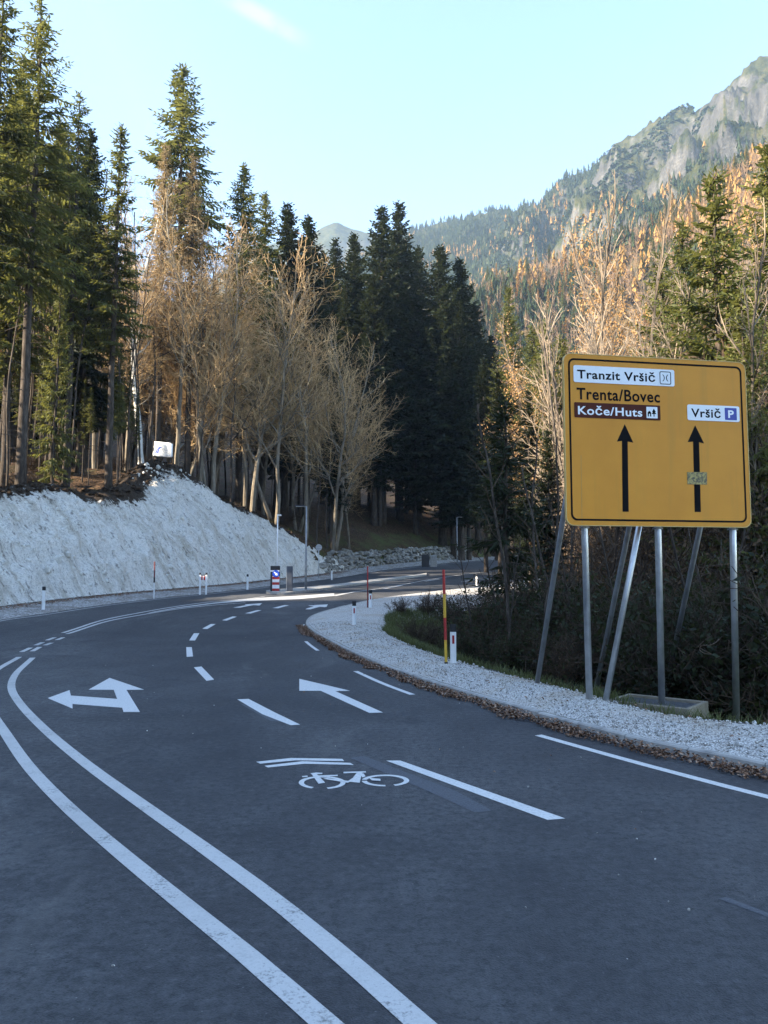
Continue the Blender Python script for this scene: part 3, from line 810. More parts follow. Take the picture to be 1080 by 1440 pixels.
# ------------------------------------------------------------------ grass along the gravel edge and on the bank
def grass(name, pts, hmin, hmax, rs, mat, label, lean=.5):
    n = len(pts); a = rs.uniform(0, 6.28, n); h = rs.uniform(hmin, hmax, n); w = rs.uniform(.006, .014, n)
    base = pts; d = np.stack([np.cos(a), np.sin(a)], -1)
    side = np.stack([-d[:, 1], d[:, 0], np.zeros(n)], -1) * w[:, None]
    m = base + np.column_stack([d * (h * lean * .3)[:, None], h * .6]); tip = base + np.column_stack([d * (h * lean)[:, None], h])
    q = np.stack([base - side, base + side, m + side * .7, m - side * .7], 1); q2 = np.stack([m - side * .7, m + side * .7, tip + side * .1, tip - side * .1], 1)
    b = MB(); b.quads(np.concatenate([q, q2])); o = b.build(name, mat); tag(o, label, 'grass', kind='stuff'); return o
rs = np.random.default_rng(12)
ge = gravP[:150]; Q = resample(ge, .1); Q = Q[(Q[:, 1] > 6)]; Nn = normals2(Q)
k = rs.integers(0, len(Q), 26000); d = -np.abs(rs.normal(0, 1.0, len(k))) - .25 + .35 * fbm(Q[k, 0] * .8, Q[k, 1] * .8, seed=3)
x = Q[k, 0] + Nn[k, 0] * d; y = Q[k, 1] + Nn[k, 1] * d
z = np.maximum(ground_z(x, y)[0], zr(y) + .13 + .45 * np.minimum(d, 0) * 1.0)
grass('grass', np.column_stack([x, y, z - .02]), .08, .34, rs, M['grass'], 'tufts of grass along the outer edge of the gravel')
k = rs.integers(0, len(footL), 9000); k = k[(footL[k, 1] > 80) & (footL[k, 1] < 112)]
d = rs.uniform(1.5, 11, len(k)); x = footL[k, 0] + nF[k, 0] * d; y = footL[k, 1] + nF[k, 1] * d
grass('slope_grass', np.column_stack([x, y, ground_z(x, y)[0] - .03]), .15, .4, rs, M['grass'], 'rough grass on the slope above the boulder wall')
# ------------------------------------------------------------------ the orange direction sign
BL3 = at_depth(797.5, 738, 13.10); TL3 = at_depth(793, 497, 13.10)
BR3 = at_depth(1056, 737, 13.70)
Sx = np.array([BR3[0] - BL3[0], BR3[1] - BL3[1], 0]); SW = float(np.linalg.norm(Sx)); Sx /= SW
SH = float(TL3[2] - BL3[2]); Sn = np.array([Sx[1], -Sx[0], 0.0])        # towards the viewer
sign_rz = math.atan2(Sx[1], Sx[0])
base_z = 0.15
sign = empty('road_sign', (BL3[0], BL3[1], 0.0), sign_rz)
tag(sign, 'large orange direction sign with two black arrows on seven steel tubes', 'road sign')
ZB = float(BL3[2])
def sxy(px, py):
    """survey picture -> metres on the panel (x from its left edge, z above its lower edge)"""
    d = ray(px, py); n = Sn; t = np.dot(BL3 - np.array([0, 0, EYE]), n) / np.dot(d, n)
    p = np.array([0, 0, EYE]) + d * t - BL3
    return float(np.dot(p, Sx)), float(p[2])
def rrect(x0, z0, x1, z1, r, n=6):
    out = []
    for cx, cz, a0 in ((x1 - r, z0 + r, -90), (x1 - r, z1 - r, 0), (x0 + r, z1 - r, 90), (x0 + r, z0 + r, 180)):
        for k in range(n + 1):
            a = R(a0 + 90 * k / n); out.append((cx + r * math.cos(a), cz + r * math.sin(a)))
    return out
# prism frame: local x along panel, local y -> up, extrusion -> towards the viewer
def SM(front=0.0): return Matrix(((1, 0, 0, 0), (0, 0, -1, -front), (0, 1, 0, ZB), (0, 0, 0, 1)))
def plate(name, outline, z0, z1, mat, parent, bevel=0):
    b = MB(); b.prism(outline, z0, z1, M=SM()); return b.build(name, mat, parent, bevel=bevel)
panel = plate('sign_panel', rrect(0, 0, SW, SH, .13), -.045, 0, M['orange'], sign, .006)
o_, i_ = rrect(.075, .075, SW - .075, SH - .075, .11), rrect(.108, .108, SW - .108, SH - .108, .085)
b = MB(); n = len(o_)
V = [(x, -.0035, ZB + z) for x, z in o_] + [(x, -.0035, ZB + z) for x, z in i_]
b.add(V, [(i, (i + 1) % n, n + (i + 1) % n, n + i) for i in range(n)]); b.build('border_line', M['signblack'], panel)
# raised aluminium edge profile
o_, i_ = rrect(-.012, -.012, SW + .012, SH + .012, .14), rrect(.0, .0, SW, SH, .13)
b = MB(); V = []
for y_ in (-.004, .06):
    V += [(x, y_, ZB + z) for x, z in o_] + [(x, y_, ZB + z) for x, z in i_]
F = []
for i in range(n):
    j = (i + 1) % n; F += [(i, j, n + j, n + i), (2 * n + i, 3 * n + i, 3 * n + j, 2 * n + j), (i, 2 * n + i, 2 * n + j, j), (n + i, n + j, 3 * n + j, 3 * n + i)]
t = newmat('panel_edge'); M['edge'] = t.done(t.bsdf((.62, .42, .14), .45)); b.add(V, F); b.build('edge_profile', M['edge'], panel)
def pts(px): return [sxy(x, y) for x, y in px]
def pplate(px4, name, mat, parent, front, r=.035):
    q = pts(px4); x0 = (q[0][0] + q[3][0]) / 2; x1 = (q[1][0] + q[2][0]) / 2; z1 = (q[0][1] + q[1][1]) / 2; z0 = (q[2][1] + q[3][1]) / 2
    return plate(name, rrect(x0, z0, x1, z1, r), front - .004, front, mat, parent), (x0, z0, x1, z1)
def text(body, x0, x1, z0, cap, mat, parent, front, bold=.0):
    """letters as flat mesh; width fitted to x0..x1, capitals cap high"""
    cu = bpy.data.curves.new('lettering', 'FONT'); cu.body = body; cu.size = 1; cu.offset = bold; cu.extrude = 0; cu.space_character = 1.08
    ob = bpy.data.objects.new('lettering_source', cu); COL.objects.link(ob)
    bpy.context.view_layer.update()
    me = bpy.data.meshes.new_from_object(ob.evaluated_get(bpy.context.evaluated_depsgraph_get()))
    bpy.data.objects.remove(ob)
    n = len(me.vertices); V = np.zeros(n * 3); me.vertices.foreach_get('co', V); V = V.reshape(-1, 3)
    capref = 0.729
    V[:, 0] = x0 + (V[:, 0] - V[:, 0].min()) / (V[:, 0].max() - V[:, 0].min()) * (x1 - x0)
    V[:, 1] = z0 + V[:, 1] / capref * cap
    W = np.column_stack([V[:, 0], np.full(n, -front), ZB + V[:, 1]])
    me.vertices.foreach_set('co', W.ravel().astype(np.float32)); me.materials.clear(); me.materials.append(mat); me.name = 'lettering'; me.update()
    return link('lettering', me, parent)
wp, q = pplate([(806, 514.5), (948.5, 519.5), (947.5, 543), (806.5, 538)], 'white_plate', M['signwhite'], panel, .009)
wp['label'] = 'white plate reading Tranzit Vršič'
H_ = q[3] - q[1]; W_ = q[2] - q[0]
text('Tranzit Vršič', q[0] + .035 * W_, q[0] + .805 * W_, q[1] + .235 * H_, .52 * H_, M['signblack'], wp, .011, .020)
x0, x1 = q[0] + .85 * W_, q[0] + .965 * W_; z0, z1 = q[1] + .10 * H_, q[1] + .88 * H_
b = MB(); oo, ii = rrect(x0, z0, x1, z1, .03), rrect(x0 + .014, z0 + .014, x1 - .014, z1 - .014, .02)
V = [(x, -.0112, ZB + z) for x, z in oo] + [(x, -.0112, ZB + z) for x, z in ii]; n = len(oo)
b.add(V, [(i, (i + 1) % n, n + (i + 1) % n, n + i) for i in range(n)])
cx, cz, hh = (x0 + x1) / 2, (z0 + z1) / 2, (z1 - z0)
for sgn in (-1, 1):
    c = [(cx + sgn * (.020 + .030 * (2 * k / 10 - 1) ** 2), cz + hh * .26 * (2 * k / 10 - 1)) for k in range(11)]
    V = [(x - .008, -.0112, ZB + z) for x, z in c] + [(x + .008, -.0112, ZB + z) for x, z in c]
    F = [(i, 11 + i, 12 + i, i + 1) for i in range(10)]; b.add(V, F)
b.build('pass_symbol', M['signblack'], wp)
q0 = sxy(811, 561.5); q1 = sxy(928, 564.5); q2 = sxy(811, 544.5)
text('Trenta/Bovec', q0[0], q1[0], (q0[1] + q1[1]) / 2 - .005, (q2[1] - q0[1]) * .97, M['signblack'], panel, .0035, .020)
bp, q = pplate([(807, 566.5), (928.5, 569.5), (928, 590.5), (808, 587.5)], 'brown_plate', M['brown'], panel, .009, .02)
H_ = q[3] - q[1]; W_ = q[2] - q[0]
text('Koče/Huts', q[0] + .04 * W_, q[0] + .785 * W_, q[1] + .21 * H_, .56 * H_, M['signwhite'], bp, .011, .020)
x0, x1 = q[0] + .835 * W_, q[0] + .965 * W_; z0, z1 = q[1] + .12 * H_, q[1] + .88 * H_
sp = plate('symbol_square', rrect(x0, z0, x1, z1, .008), .009, .0112, M['signwhite'], bp)
b = MB(); w = x1 - x0; h = z1 - z0
def sym(p, f=.0128): b.prism([(x0 + a * w, z0 + c * h) for a, c in p], .0115, f, M=SM())
sym([(.10, .15), (.20, .15), (.20, .38), (.32, .38), (.32, .15), (.42, .15), (.42, .5), (.26, .66), (.10, .5)])
sym([(.64, .15), (.71, .15), (.71, .38), (.90, .38), (.76, .55), (.86, .55), (.67, .86), (.50, .55), (.58, .55), (.46, .38), (.64, .38)])
b.build('hut_symbol', M['signblack'], bp)
vp, q = pplate([(966, 569), (1039, 571.5), (1040, 593.5), (966.5, 591)], 'white_plate', M['signwhite'], panel, .009)
vp['label'] = 'small white plate reading Vršič with a parking symbol'
H_ = q[3] - q[1]; W_ = q[2] - q[0]
text('Vršič', q[0] + .07 * W_, q[0] + .635 * W_, q[1] + .22 * H_, .55 * H_, M['signblack'], vp, .011, .020)
x0, x1 = q[0] + .715 * W_, q[0] + .945 * W_; z0, z1 = q[1] + .10 * H_, q[1] + .88 * H_
plate('parking_square', rrect(x0, z0, x1, z1, .012), .009, .0112, M['bluedark'], vp)
text('P', x0 + .27 * (x1 - x0), x1 - .25 * (x1 - x0), z0 + .2 * (z1 - z0), .62 * (z1 - z0), M['signwhite'], vp, .0125, .03)
for pp in ([(875.5, 719.5), (884, 719.5), (882.5, 621), (890.5, 622.5), (878.5, 596.5), (867.5, 621), (874.5, 620)], [(977, 720), (985.5, 720), (983, 622), (990, 623.5), (977.5, 598), (967, 621.5), (974.5, 621)]):
    plate('arrow', pts(pp), .0, .0035, M['signblack'], panel)
q = pts([(966, 664), (994, 664), (994, 681.5), (966.5, 681)])
plate('sticker', q[::-1], .0, .006, M['sticker'], panel)
a_, b_s = sxy(818.5, 736), sxy(817, 640)
b = MB(); b.add([(a_[0] - .004, -.0022, ZB + .02), (a_[0] + .004, -.0022, ZB + .02), (b_s[0] + .004, -.0022, ZB + b_s[1]), (b_s[0] - .004, -.0022, ZB + b_s[1])], [(0, 1, 2, 3)])
t = newmat('sheet_joint'); b.build('sheet_joint', t.done(t.bsdf((.42, .24, .06), .5)), panel)
# tubes: three posts, three rear struts, one cross strut
def tube3(name, a, b_, r, mat, parent, n=2):
    m = MB(); m.tube([a, b_], r, 14); return m.build(name, mat, parent, smooth=True)
def sloc(p):
    p = np.asarray(p, float) - np.array([BL3[0], BL3[1], 0]); return (float(np.dot(p, Sx)), float(-np.dot(p, Sn)), float(p[2]))
def shade_flat_caps(o):
    return o
def on_plane(px, py, back):
    """point seen at px,py on the vertical plane 'back' metres behind the panel"""
    d = ray(px, py); t = np.dot(BL3 - Sn * back - np.array([0, 0, EYE]), Sn) / np.dot(d, Sn)
    return np.array([0, 0, EYE]) + d * t
PR = .057
for bx, by, tx in ((829, 972, 822), (930.5, 985, 925), (1035, 1010, 1030)):
    a = sloc(on_plane(bx, by, .13)); c = sloc(on_plane(tx, 740, .13))
    k = (ZB + SH * .96 - a[2]) / (c[2] - a[2])
    tube3('post', (a[0], a[1], a[2] - .5), tuple(a[i] + (c[i] - a[i]) * k for i in range(3)), PR, M['zinc'], sign)
for bx, by, tx, top in ((756, 957, 790, 566), (838, 970, 885, 575), (938, 962, 985, 590)):
    d0 = sloc(on_plane(bx, by, 2.5)); e0 = sloc(on_plane(tx, 740, 1.15))
    k = 1.75
    e = tuple(d0[i] + (e0[i] - d0[i]) * k for i in range(3))
    a = (d0[0] - (e[0] - d0[0]) * .06, d0[1] - (e[1] - d0[1]) * .06, d0[2] - (e[2] - d0[2]) * .06)
    tube3('strut', a, e, .05, M['zincdull'], sign)
a = sloc(on_plane(851, 973, .30)); c = sloc(on_plane(898, 740, .30))
k = 1.35
tube3('strut', (a[0] - .03, a[1], a[2] - .3), tuple(a[i] + (c[i] - a[i]) * k for i in range(3)), .052, M['zinc'], sign)
b = MB()
for z in (.35, SH * .5, SH - .35): b.box((SW / 2, .085, ZB + z), (SW - .1, .045, .07))
b.build('back_rail', M['alu'], sign)
for bx, by, tx in ((829, 972, 822), (930.5, 985, 925), (1035, 1010, 1030)):
    c = sloc(on_plane(tx, 745, .13))
    cl = MB(); cl.box((c[0], c[1], ZB + .07), (PR * 2.5, PR * 2.3, .045)); cl.box((c[0], c[1], ZB - .035), (PR * 2.3, PR * 2.3, .03)); cl.build('clamp', M['zincdull'], sign, bevel=.006)

# concrete footing of the middle post
f0 = at(1000, 1011, .0); cdir = (at(1000, 1004, .2) - at(892, 992, .2)); cdir[2] = 0; cdir /= np.linalg.norm(cdir)
fx = empty('sign_footing', (f0[0] - cdir[0] * .70, f0[1] - cdir[1] * .70 + .5, 0.0), math.atan2(cdir[1], cdir[0]))
tag(fx, 'cast concrete footing block around the middle post of the orange sign', 'footing')
L, D, hgt = 1.42, 1.0, .14
b = MB(); o_ = [(-L / 2, -D / 2), (L / 2, -D / 2), (L / 2, D / 2), (-L / 2, D / 2)]; i_ = [(x * .90, y * .84) for x, y in o_]
V = [(x, y, -.9) for x, y in o_] + [(x, y, hgt) for x, y in o_] + [(x, y, hgt) for x, y in i_] + [(x, y, hgt - .05) for x, y in i_]
F = [(i, (i + 1) % 4, 4 + (i + 1) % 4, 4 + i) for i in range(4)] + [(4 + i, 4 + (i + 1) % 4, 8 + (i + 1) % 4, 8 + i) for i in range(4)] + [(8 + i, 8 + (i + 1) % 4, 12 + (i + 1) % 4, 12 + i) for i in range(4)]
b.add(V, F); b.build('rim', M['concretewarm'], fx, bevel=.012)
b = MB(); b.add([(x, y, hgt - .05) for x, y in [(p[0] * .999, p[1] * .999) for p in i_]], [(0, 1, 2, 3)]); b.build('infill', M['asphalt'], fx)

# ------------------------------------------------------------------ delineator posts
def dpost_mesh(refl=True):
    root = empty('delineator_post', (0, 0, 0))
    w, d = .145, .10
    prof = [(-w / 2, -d / 2), (-w * .3, -d * .72), (w * .3, -d * .72), (w / 2, -d / 2), (w / 2, d / 2), (-w / 2, d / 2)]
    b = MB(); b.prism(prof, -.3, .78); b.build('post_body', M['white'], root, bevel=.006)
    b = MB(); pr = [(x * 1.03, y * 1.03) for x, y in prof]; b.prism(pr, .783, .97); V = b.v[0]
    top = V[:, 2] > .9; V[top, 2] += np.where(V[top, 1] > 0, -.045, .0); b.build('cap', M['black'], root, bevel=.006)
    if refl:
        b = MB(); b.box((0, -d * .72 - .006, .60), (.052, .012, .20)); b.build('reflector', M['redrefl'], root, bevel=.004)
    return root
def kids(o): return [c for c in bpy.data.objects if c.parent == o]
def dup(o):
    c = o.copy(); COL.objects.link(c)
    for ch in kids(o):
        k = ch.copy(); COL.objects.link(k); k.parent = c
        for g in kids(ch):
            q = g.copy(); COL.objects.link(q); q.parent = k
    return c
dl = [(637.5, 934, .16, True, 'white delineator post with red reflector beside the red and yellow snow pole', 1.0),
      (498, 880.5, .15, True, 'white delineator post with red reflector on the gravel tongue inside the bend', 1.02),
      (521, 857, .12, True, 'white delineator post close beside the dark red snow pole', 1.0),
      (670.5, 824, .05, False, 'small white delineator post standing beyond the tangled branches on the far road', 1.0),
      (61, 853.5, .22, False, 'plain white delineator post with black cap in the verge near the picture edge', 1.05),
      (348, 825.5, .2, False, 'plain white delineator post against the bank just before the keep-right column', 1.0),
      (466.5, 813.5, .15, False, 'tiny white delineator post where the white bank runs out', 1.0)]
pa = dpost_mesh(True); pb = dpost_mesh(False); ua = ub = False
for px, py, off, rf, lab, sc in dl:
    src = pa if rf else pb
    if rf: o = src if not ua else dup(src); ua = True
    else: o = src if not ub else dup(src); ub = True
    p = at(px, py, off); o.location = Vector(p); o.scale = (sc,) * 3; o.rotation_euler = (0, 0, math.atan2(-p[0], p[1]) * .6)
    tag(o, lab, 'delineator', 'delineator posts along the road edge')

# ------------------------------------------------------------------ snow poles
def pole(name, p, H, bands, r, label):
    root = empty(name, p); n = len(bands)
    z = 0
    for mat, h0, h1 in bands:
        b = MB(); b.tube([(0, 0, h0 * H + (-.3 if h0 == 0 else 0)), (0, 0, h1 * H - .003)], r if mat is not M['black'] else r * 1.25, 12); b.build('foot' if mat is M['black'] else 'band', mat, root, smooth=False)
    tag(root, label, 'snow pole', 'snow poles at the road edge'); return root
p = at(627.5, 937, .15); d_ = p[1]
pole('snow_pole', p, 134 / 1080 * d_, [(M['black'], 0, .045), (M['yellow'], .045, .27), (M['red'], .27, .50), (M['yellow'], .50, .745), (M['red'], .745, 1)], .034,
     'tall red and yellow banded snow pole beside the delineator on the gravel').rotation_euler = (0, R(-1.2), 0)
p = at(517, 857, .12); d_ = p[1]
pole('snow_pole', p, 60 / 1080 * d_, [(M['darkred'], 0, .5), (M['red'], .5, 1)], .034, 'thin dark red snow pole on the far side of the gravel tongue')
p = at(216.5, 836, .25); d_ = p[1]
pole('snow_pole', p, 46 / 1080 * d_, [(M['white'], 0, .36), (M['black'], .36, .52), (M['darkred'], .52, 1)], .04, 'thin dark snow pole with white lower part in front of the white bank')

# ------------------------------------------------------------------ little double-post frame at the bank
p = at(285.5, 833, .2); fr = empty('marker_frame', p, .1); tag(fr, 'low white double-post marker with red bars at the foot of the bank', 'marker')
for sx in (-.20, .20):
    b = MB(); b.box((sx, 0, .50), (.11, .08, 1.3)); b.build('leg', M['white'], fr, bevel=.008)
    b = MB(); b.box((sx, 0, 1.21), (.125, .095, .13)); b.build('cap', M['black'], fr, bevel=.008)
b = MB(); b.box((0, -.045, .92), (.30, .03, .30)); b.build('panel', M['white'], fr)
b = MB(); b.box((-.08, -.064, .92), (.09, .01, .26)); b.box((.08, -.064, .92), (.09, .01, .26)); b.build('red_bar', M['redrefl'], fr)
b = MB(); b.box((0, 0, 1.12), (.30, .04, .06)); b.build('rail', M['black'], fr)

# ------------------------------------------------------------------ traffic island with cabinets
ia = [at(x, y, .0)[:2] for x, y in ((374, 834.5), (383, 835.8), (400, 836.2), (418, 834.5), (450, 830.5), (500, 823.5), (540, 818), (600, 809.5))]
ib = [at(x, y, .0)[:2] for x, y in ((374, 833.5), (384, 831.8), (400, 830.6), (418, 829.2), (450, 826), (500, 820), (540, 815), (600, 807.5))]
ia, ib = catmull(np.array(ia), 6), catmull(np.array(ib), 6)
isl = np.vstack([ia, ib[::-1]])
island = sheet('traffic_island', isl, .6, lambda x, y: zr(y) + .15, M['concrete'], 'long narrow kerbed island carrying the column and cabinet', 'traffic island')
mb = MB(); ring_ = np.vstack([isl, isl[:1]]); V = []; n = len(ring_)
V = [(x, y, float(zr(y)) - .05) for x, y in ring_] + [(x, y, float(zr(y)) + .153) for x, y in ring_]
mb.add(V, [(i, i + 1, n + i + 1, n + i) for i in range(n - 1)]); mb.build('island_kerb', M['concrete'], island)

p = at(387, 831.5, .15); S_ = p[1] / 1080       # metres per survey pixel at that distance
kr = empty('keep_right_column', p, -.05); tag(kr, 'dark column with blue arrow disc and red white striped plate on the island tip', 'traffic column')
Hc = 35.5 * S_
b = MB(); b.box((-.05, .22, Hc * .5), (.62, .34, Hc)); b.build('housing', M['anthracite'], kr, bevel=.03)
b = MB(); b.box((-.05, .045, Hc * .80), (.64, .008, .10)); b.build('pale_band', M['signwhite'], kr)
pw = 10 * S_; b = MB(); b.box((.04, -.01, 10.5 * S_), (pw, .03, 21.5 * S_)); b.build('plate', M['signwhite'], kr)
for z in (2.2, 10.8, 18.6):
    b = MB(); b.box((.04, -.027, z * S_), (pw - .01, .012, 3.6 * S_)); b.build('red_stripe', M['red'], kr)
b = MB(); m_ = Matrix(((1, 0, 0, .04), (0, 0, -1, -.04), (0, 1, 0, 24.5 * S_), (0, 0, 0, 1)))
b.prism([(pw * .5 * math.cos(a), pw * .5 * math.sin(a)) for a in np.linspace(0, 2 * PI, 29)[:-1]], 0, .03, M=m_); disc = b.build('blue_disc', M['blue'], kr)
b = MB(); a45 = R(-45)
ar = [(-.17, .03), (.02, .03), (.02, .10), (.17, 0), (.02, -.10), (.02, -.03), (-.17, -.03)]
b.prism([(x * math.cos(a45) - y * math.sin(a45), x * math.sin(a45) + y * math.cos(a45)) for x, y in ar], .031, .036, M=m_); b.build('arrow', M['signwhite'], disc)
ms = empty('slim_mast', at(387.3, 831.5, .15) + np.array([.02, .55, 0])); tag(ms, 'slim white mast with a small camera head behind the keep-right column', 'mast')
Hm = 107 * S_
b = MB(); b.tube([(0, 0, 0), (0, 0, Hm)], [.055, .04], 10); b.build('shaft', M['white'], ms, smooth=True)
b = MB(); b.box((.11, 0, Hm + .03), (.30, .12, .10)); b.build('camera_head', M['white'], ms, bevel=.02)
p2 = at(407, 831.5, .15); cb = empty('cabinet', p2, .1); tag(cb, 'tall blue grey pillar cabinet standing right of the keep-right column', 'cabinet')
b = MB(); b.box((0, 0, 17.5 * S_), (9 * S_, .36, 35 * S_)); b.build('cabinet_body', M['slate'], cb, bevel=.025)
b = MB(); b.box((.02, -.185, 20 * S_), (5.6 * S_, .014, 24 * S_)); b.build('door', M['slate'], cb, bevel=.006)
b = MB(); b.box((-4.0 * S_, -.184, 17.5 * S_), (.05, .012, 34 * S_)); b.build('lit_edge_strip', M['zincdull'], cb)  # pale strip stands in for light on the cabinet's left edge

def lamp(px, py, py_top, off, arm, label):
    p = at(px, py, off); H = (py - py_top) * p[1] / 1080
    l = empty('street_lamp', p); tag(l, label, 'street lamp', 'street lamps by the road')
    b = MB(); b.tube([(0, 0, -.2), (0, 0, 1.2), (0, 0, H)], [.085, .08, .055], 10); b.build('pole', M['zincdull'], l, smooth=True)
    b = MB(); b.tube([(0, 0, H - .06), (arm * .9, 0, H + .02)], .035, 8); b.build('arm', M['zincdull'], l, smooth=True)
    b = MB(); b.box((arm * .95, 0, H + .03), (.72, .24, .09)); b.build('lamp_head', M['anthracite'], l, bevel=.03)
    b = MB(); b.box((arm * .95, 0, H - .022), (.55, .18, .012)); b.build('lens', M['white'], l)
lamp(430, 829, 712, .15, -.50, 'grey street lamp with short arm rising from the traffic island')
lamp(643, 791, 727, .3, .45, 'distant grey street lamp in front of the dark spruces by the far bend')

p = at(448, 812, .15); rs_ = empty('round_sign', p, .1); S2 = p[1] / 1080
tag(rs_, 'round traffic sign seen from behind on a thin pole before the boulder wall', 'road sign')
b = MB(); b.tube([(0, 0, -.3), (0, 0, 45 * S2)], .04, 8); b.build('pole', M['zinc'], rs_, smooth=True)
b = MB(); m_ = Matrix(((1, 0, 0, 0), (0, 0, -1, -.05), (0, 1, 0, 42 * S2), (0, 0, 0, 1)))
b.prism([(.33 * math.cos(a), .33 * math.sin(a)) for a in np.linspace(0, 2 * PI, 33)[:-1]], 0, .02, M=m_); b.build('disc_back', M['alu'], rs_)
b = MB(); b.box((0, -.08, 42 * S2 + .14), (.6, .02, .05)); b.box((0, -.08, 42 * S2 - .14), (.6, .02, .05)); b.build('clamp', M['zincdull'], rs_)

# ------------------------------------------------------------------ white banner on the knoll
pb0 = at_depth(215.5, 641, 75.0); pb1 = at_depth(243.5, 645, 75.0); S3 = 75 / 1080.
bn = empty('banner', (pb0[0], pb0[1], pb0[2]), -.0); tag(bn, 'white banner with a blue road emblem hung between stakes on the rocky knoll', 'banner')
W3 = 27.5 * S3; H3 = 21 * S3
nu, nv = 15, 11; V = []
for i in range(nu):
    for j in range(nv):
        u, v = i / (nu - 1), j / (nv - 1)
        x = W3 * (u + (.02 if v > .5 else -.02) * (1 - u)); z = H3 * v - .19 * u + (-.10 * max(0, (u - .85) / .15) if v > .9 else 0) + (.10 * max(0, (u - .9) / .1) if v < .2 else 0)
        V.append((x, .05 * math.sin(u * 5 + v * 1.5) + .02 * math.sin(u * 13), z))
me_o = grid_mesh('cloth', np.array(V), nu, nv, M['signwhite'], parent=bn)
sol = me_o.modifiers.new('thickness', 'SOLIDIFY'); sol.thickness = .006; sol.offset = 0
def bz(u, v): return (W3 * u, .05 * math.sin(u * 5 + v * 1.5) + .02 * math.sin(u * 13) - .012, H3 * v - .19 * u)
b = MB()
def road_emblem(pl, right, mi=0):
    n = len(pl); b.add([bz(*q) for q in pl] + [bz(*q) for q in right], [(i, n + i, n + i + 1, i + 1) for i in range(n - 1)])
road_emblem([(.09, .20), (.13, .36), (.19, .52), (.26, .64)], [(.155, .21), (.175, .36), (.22, .50), (.33, .66)])
road_emblem([(.185, .20), (.20, .36), (.24, .50), (.34, .66)], [(.26, .19), (.27, .36), (.31, .50), (.47, .68)])
b.build('road_emblem', M['blue'], bn)
t = newmat('grey_line_print'); M['greyprint'] = t.done(t.bsdf((.36, .36, .37), .6))
b = MB()
def line(pp, w=.018):
    P = np.array([bz(*q) for q in pp]); n = len(P); V = [(x, y - .002, z - w) for x, y, z in P] + [(x, y - .002, z + w) for x, y, z in P]
    b.add(V, [(i, i + 1, n + i + 1, n + i) for i in range(n - 1)])
line([(.40, .30), (.44, .42), (.52, .55), (.60, .52), (.55, .42), (.50, .36), (.58, .28), (.66, .30)]); line([(.60, .40), (.68, .48), (.76, .40), (.82, .32), (.92, .24)]); line([(.66, .34), (.78, .26), (.90, .18)])
b.build('mountain_outline', M['greyprint'], bn)
for u in (-.01, 1.0):
    q = bz(u, 0); gzz = pb0[2]
    b = MB(); b.tube([(q[0], .05, -2.2), (q[0], .05, q[2] + H3 + .05)], .035, 8); b.build('stake', M['darktwig'], bn)

# ------------------------------------------------------------------ boulder wall beyond the cutting
rs = np.random.default_rng(77); mb = MB()
wp_ = resample(footL[(footL[:, 1] > 84.5)], .1); wp_ = wp_[:420]; wn = smooth2(normals2(wp_), 21)
LW = len(wp_) * .1; z = 0; row = 0
for row in range(5):
    s = rs.uniform(0, .4)
    while s < LW - .3:
        w = rs.uniform(.45, .95); k = min(int(s / .1), len(wp_) - 1)
        hh = float(wall_h(wp_[k, 1])); hh = hh + (1.2 * math.exp(-((wp_[k, 1] - 90) / 4) ** 2)) + .8 * max(0, (s - 33) / 9)
        hz = row * .48
        if hz < hh - .1:
            x, y = wp_[k] + wn[k] * (.15 + row * .30 + rs.uniform(-.12, .12))
            V, F = rock_poly(rs, 1.0); V = V / np.abs(V).max(0) * np.array([w * .52, w * .5, .34]) * rs.uniform(.6, 1.35, 3)
            a = math.atan2(wn[k, 1], wn[k, 0]) + PI / 2 + rs.uniform(-.3, .3)
            V[:, :2] = V[:, :2] @ np.array([[math.cos(a), math.sin(a)], [-math.sin(a), math.cos(a)]])
            mb.add(V + [x, y, float(zr(y)) + .45 + hz + rs.uniform(-.2, .2)], F)
        s += w * .8
wall = mb.build('boulder_wall', M['rock']); tag(wall, 'rough pale boulder retaining wall along the far bend below the dark spruces', 'wall')
# small block building gap in the wall (dark opening and pale slab)
p = at(601, 795, .25); dk = empty('wall_culvert', p, .0); tag(dk, 'dark culvert opening with a pale concrete slab set in the boulder wall', 'culvert')
b = MB(); b.box((-.2, .95, .55), (.95, 1.0, 1.7)); b.build('opening_dark', M['anthracite'], dk, bevel=.03)  # solid dark block stands in for the shade inside the opening
b = MB(); b.box((.85, .85, .5), (.85, .5, 1.6)); b.build('slab', M['concrete'], dk, bevel=.05)
# ------------------------------------------------------------------ trees
def tubes_np(A, B, ra, rb, sides):
    """independent tapered tubes -> quads (n*sides,4,3)"""
    A, B = np.asarray(A, float), np.asarray(B, float); n = len(A)
    if n == 0: return np.zeros((0, 4, 3))
    T = B - A; T /= np.linalg.norm(T, axis=1)[:, None] + 1e-9
    ref = np.where(np.abs(T[:, 2:3]) < .9, np.array([[0, 0, 1.0]]), np.array([[1.0, 0, 0]]))
    U = np.cross(T, ref); U /= np.linalg.norm(U, axis=1)[:, None] + 1e-9; W = np.cross(T, U)
    a = np.arange(sides) * 2 * PI / sides
    dirs = U[:, None] * np.cos(a)[None, :, None] + W[:, None] * np.sin(a)[None, :, None]
    Ra = A[:, None] + dirs * np.asarray(ra)[:, None, None]; Rb = B[:, None] + dirs * np.asarray(rb)[:, None, None]
    Q = np.stack([Ra, np.roll(Ra, -1, 1), np.roll(Rb, -1, 1), Rb], 2)
    return Q.reshape(-1, 4, 3)

def mesh_of(name, quads, mat, smooth=False):
    b = MB(); b.quads(quads); o = b.build(name, mat, smooth=smooth); me = o.data; bpy.data.objects.remove(o); return me

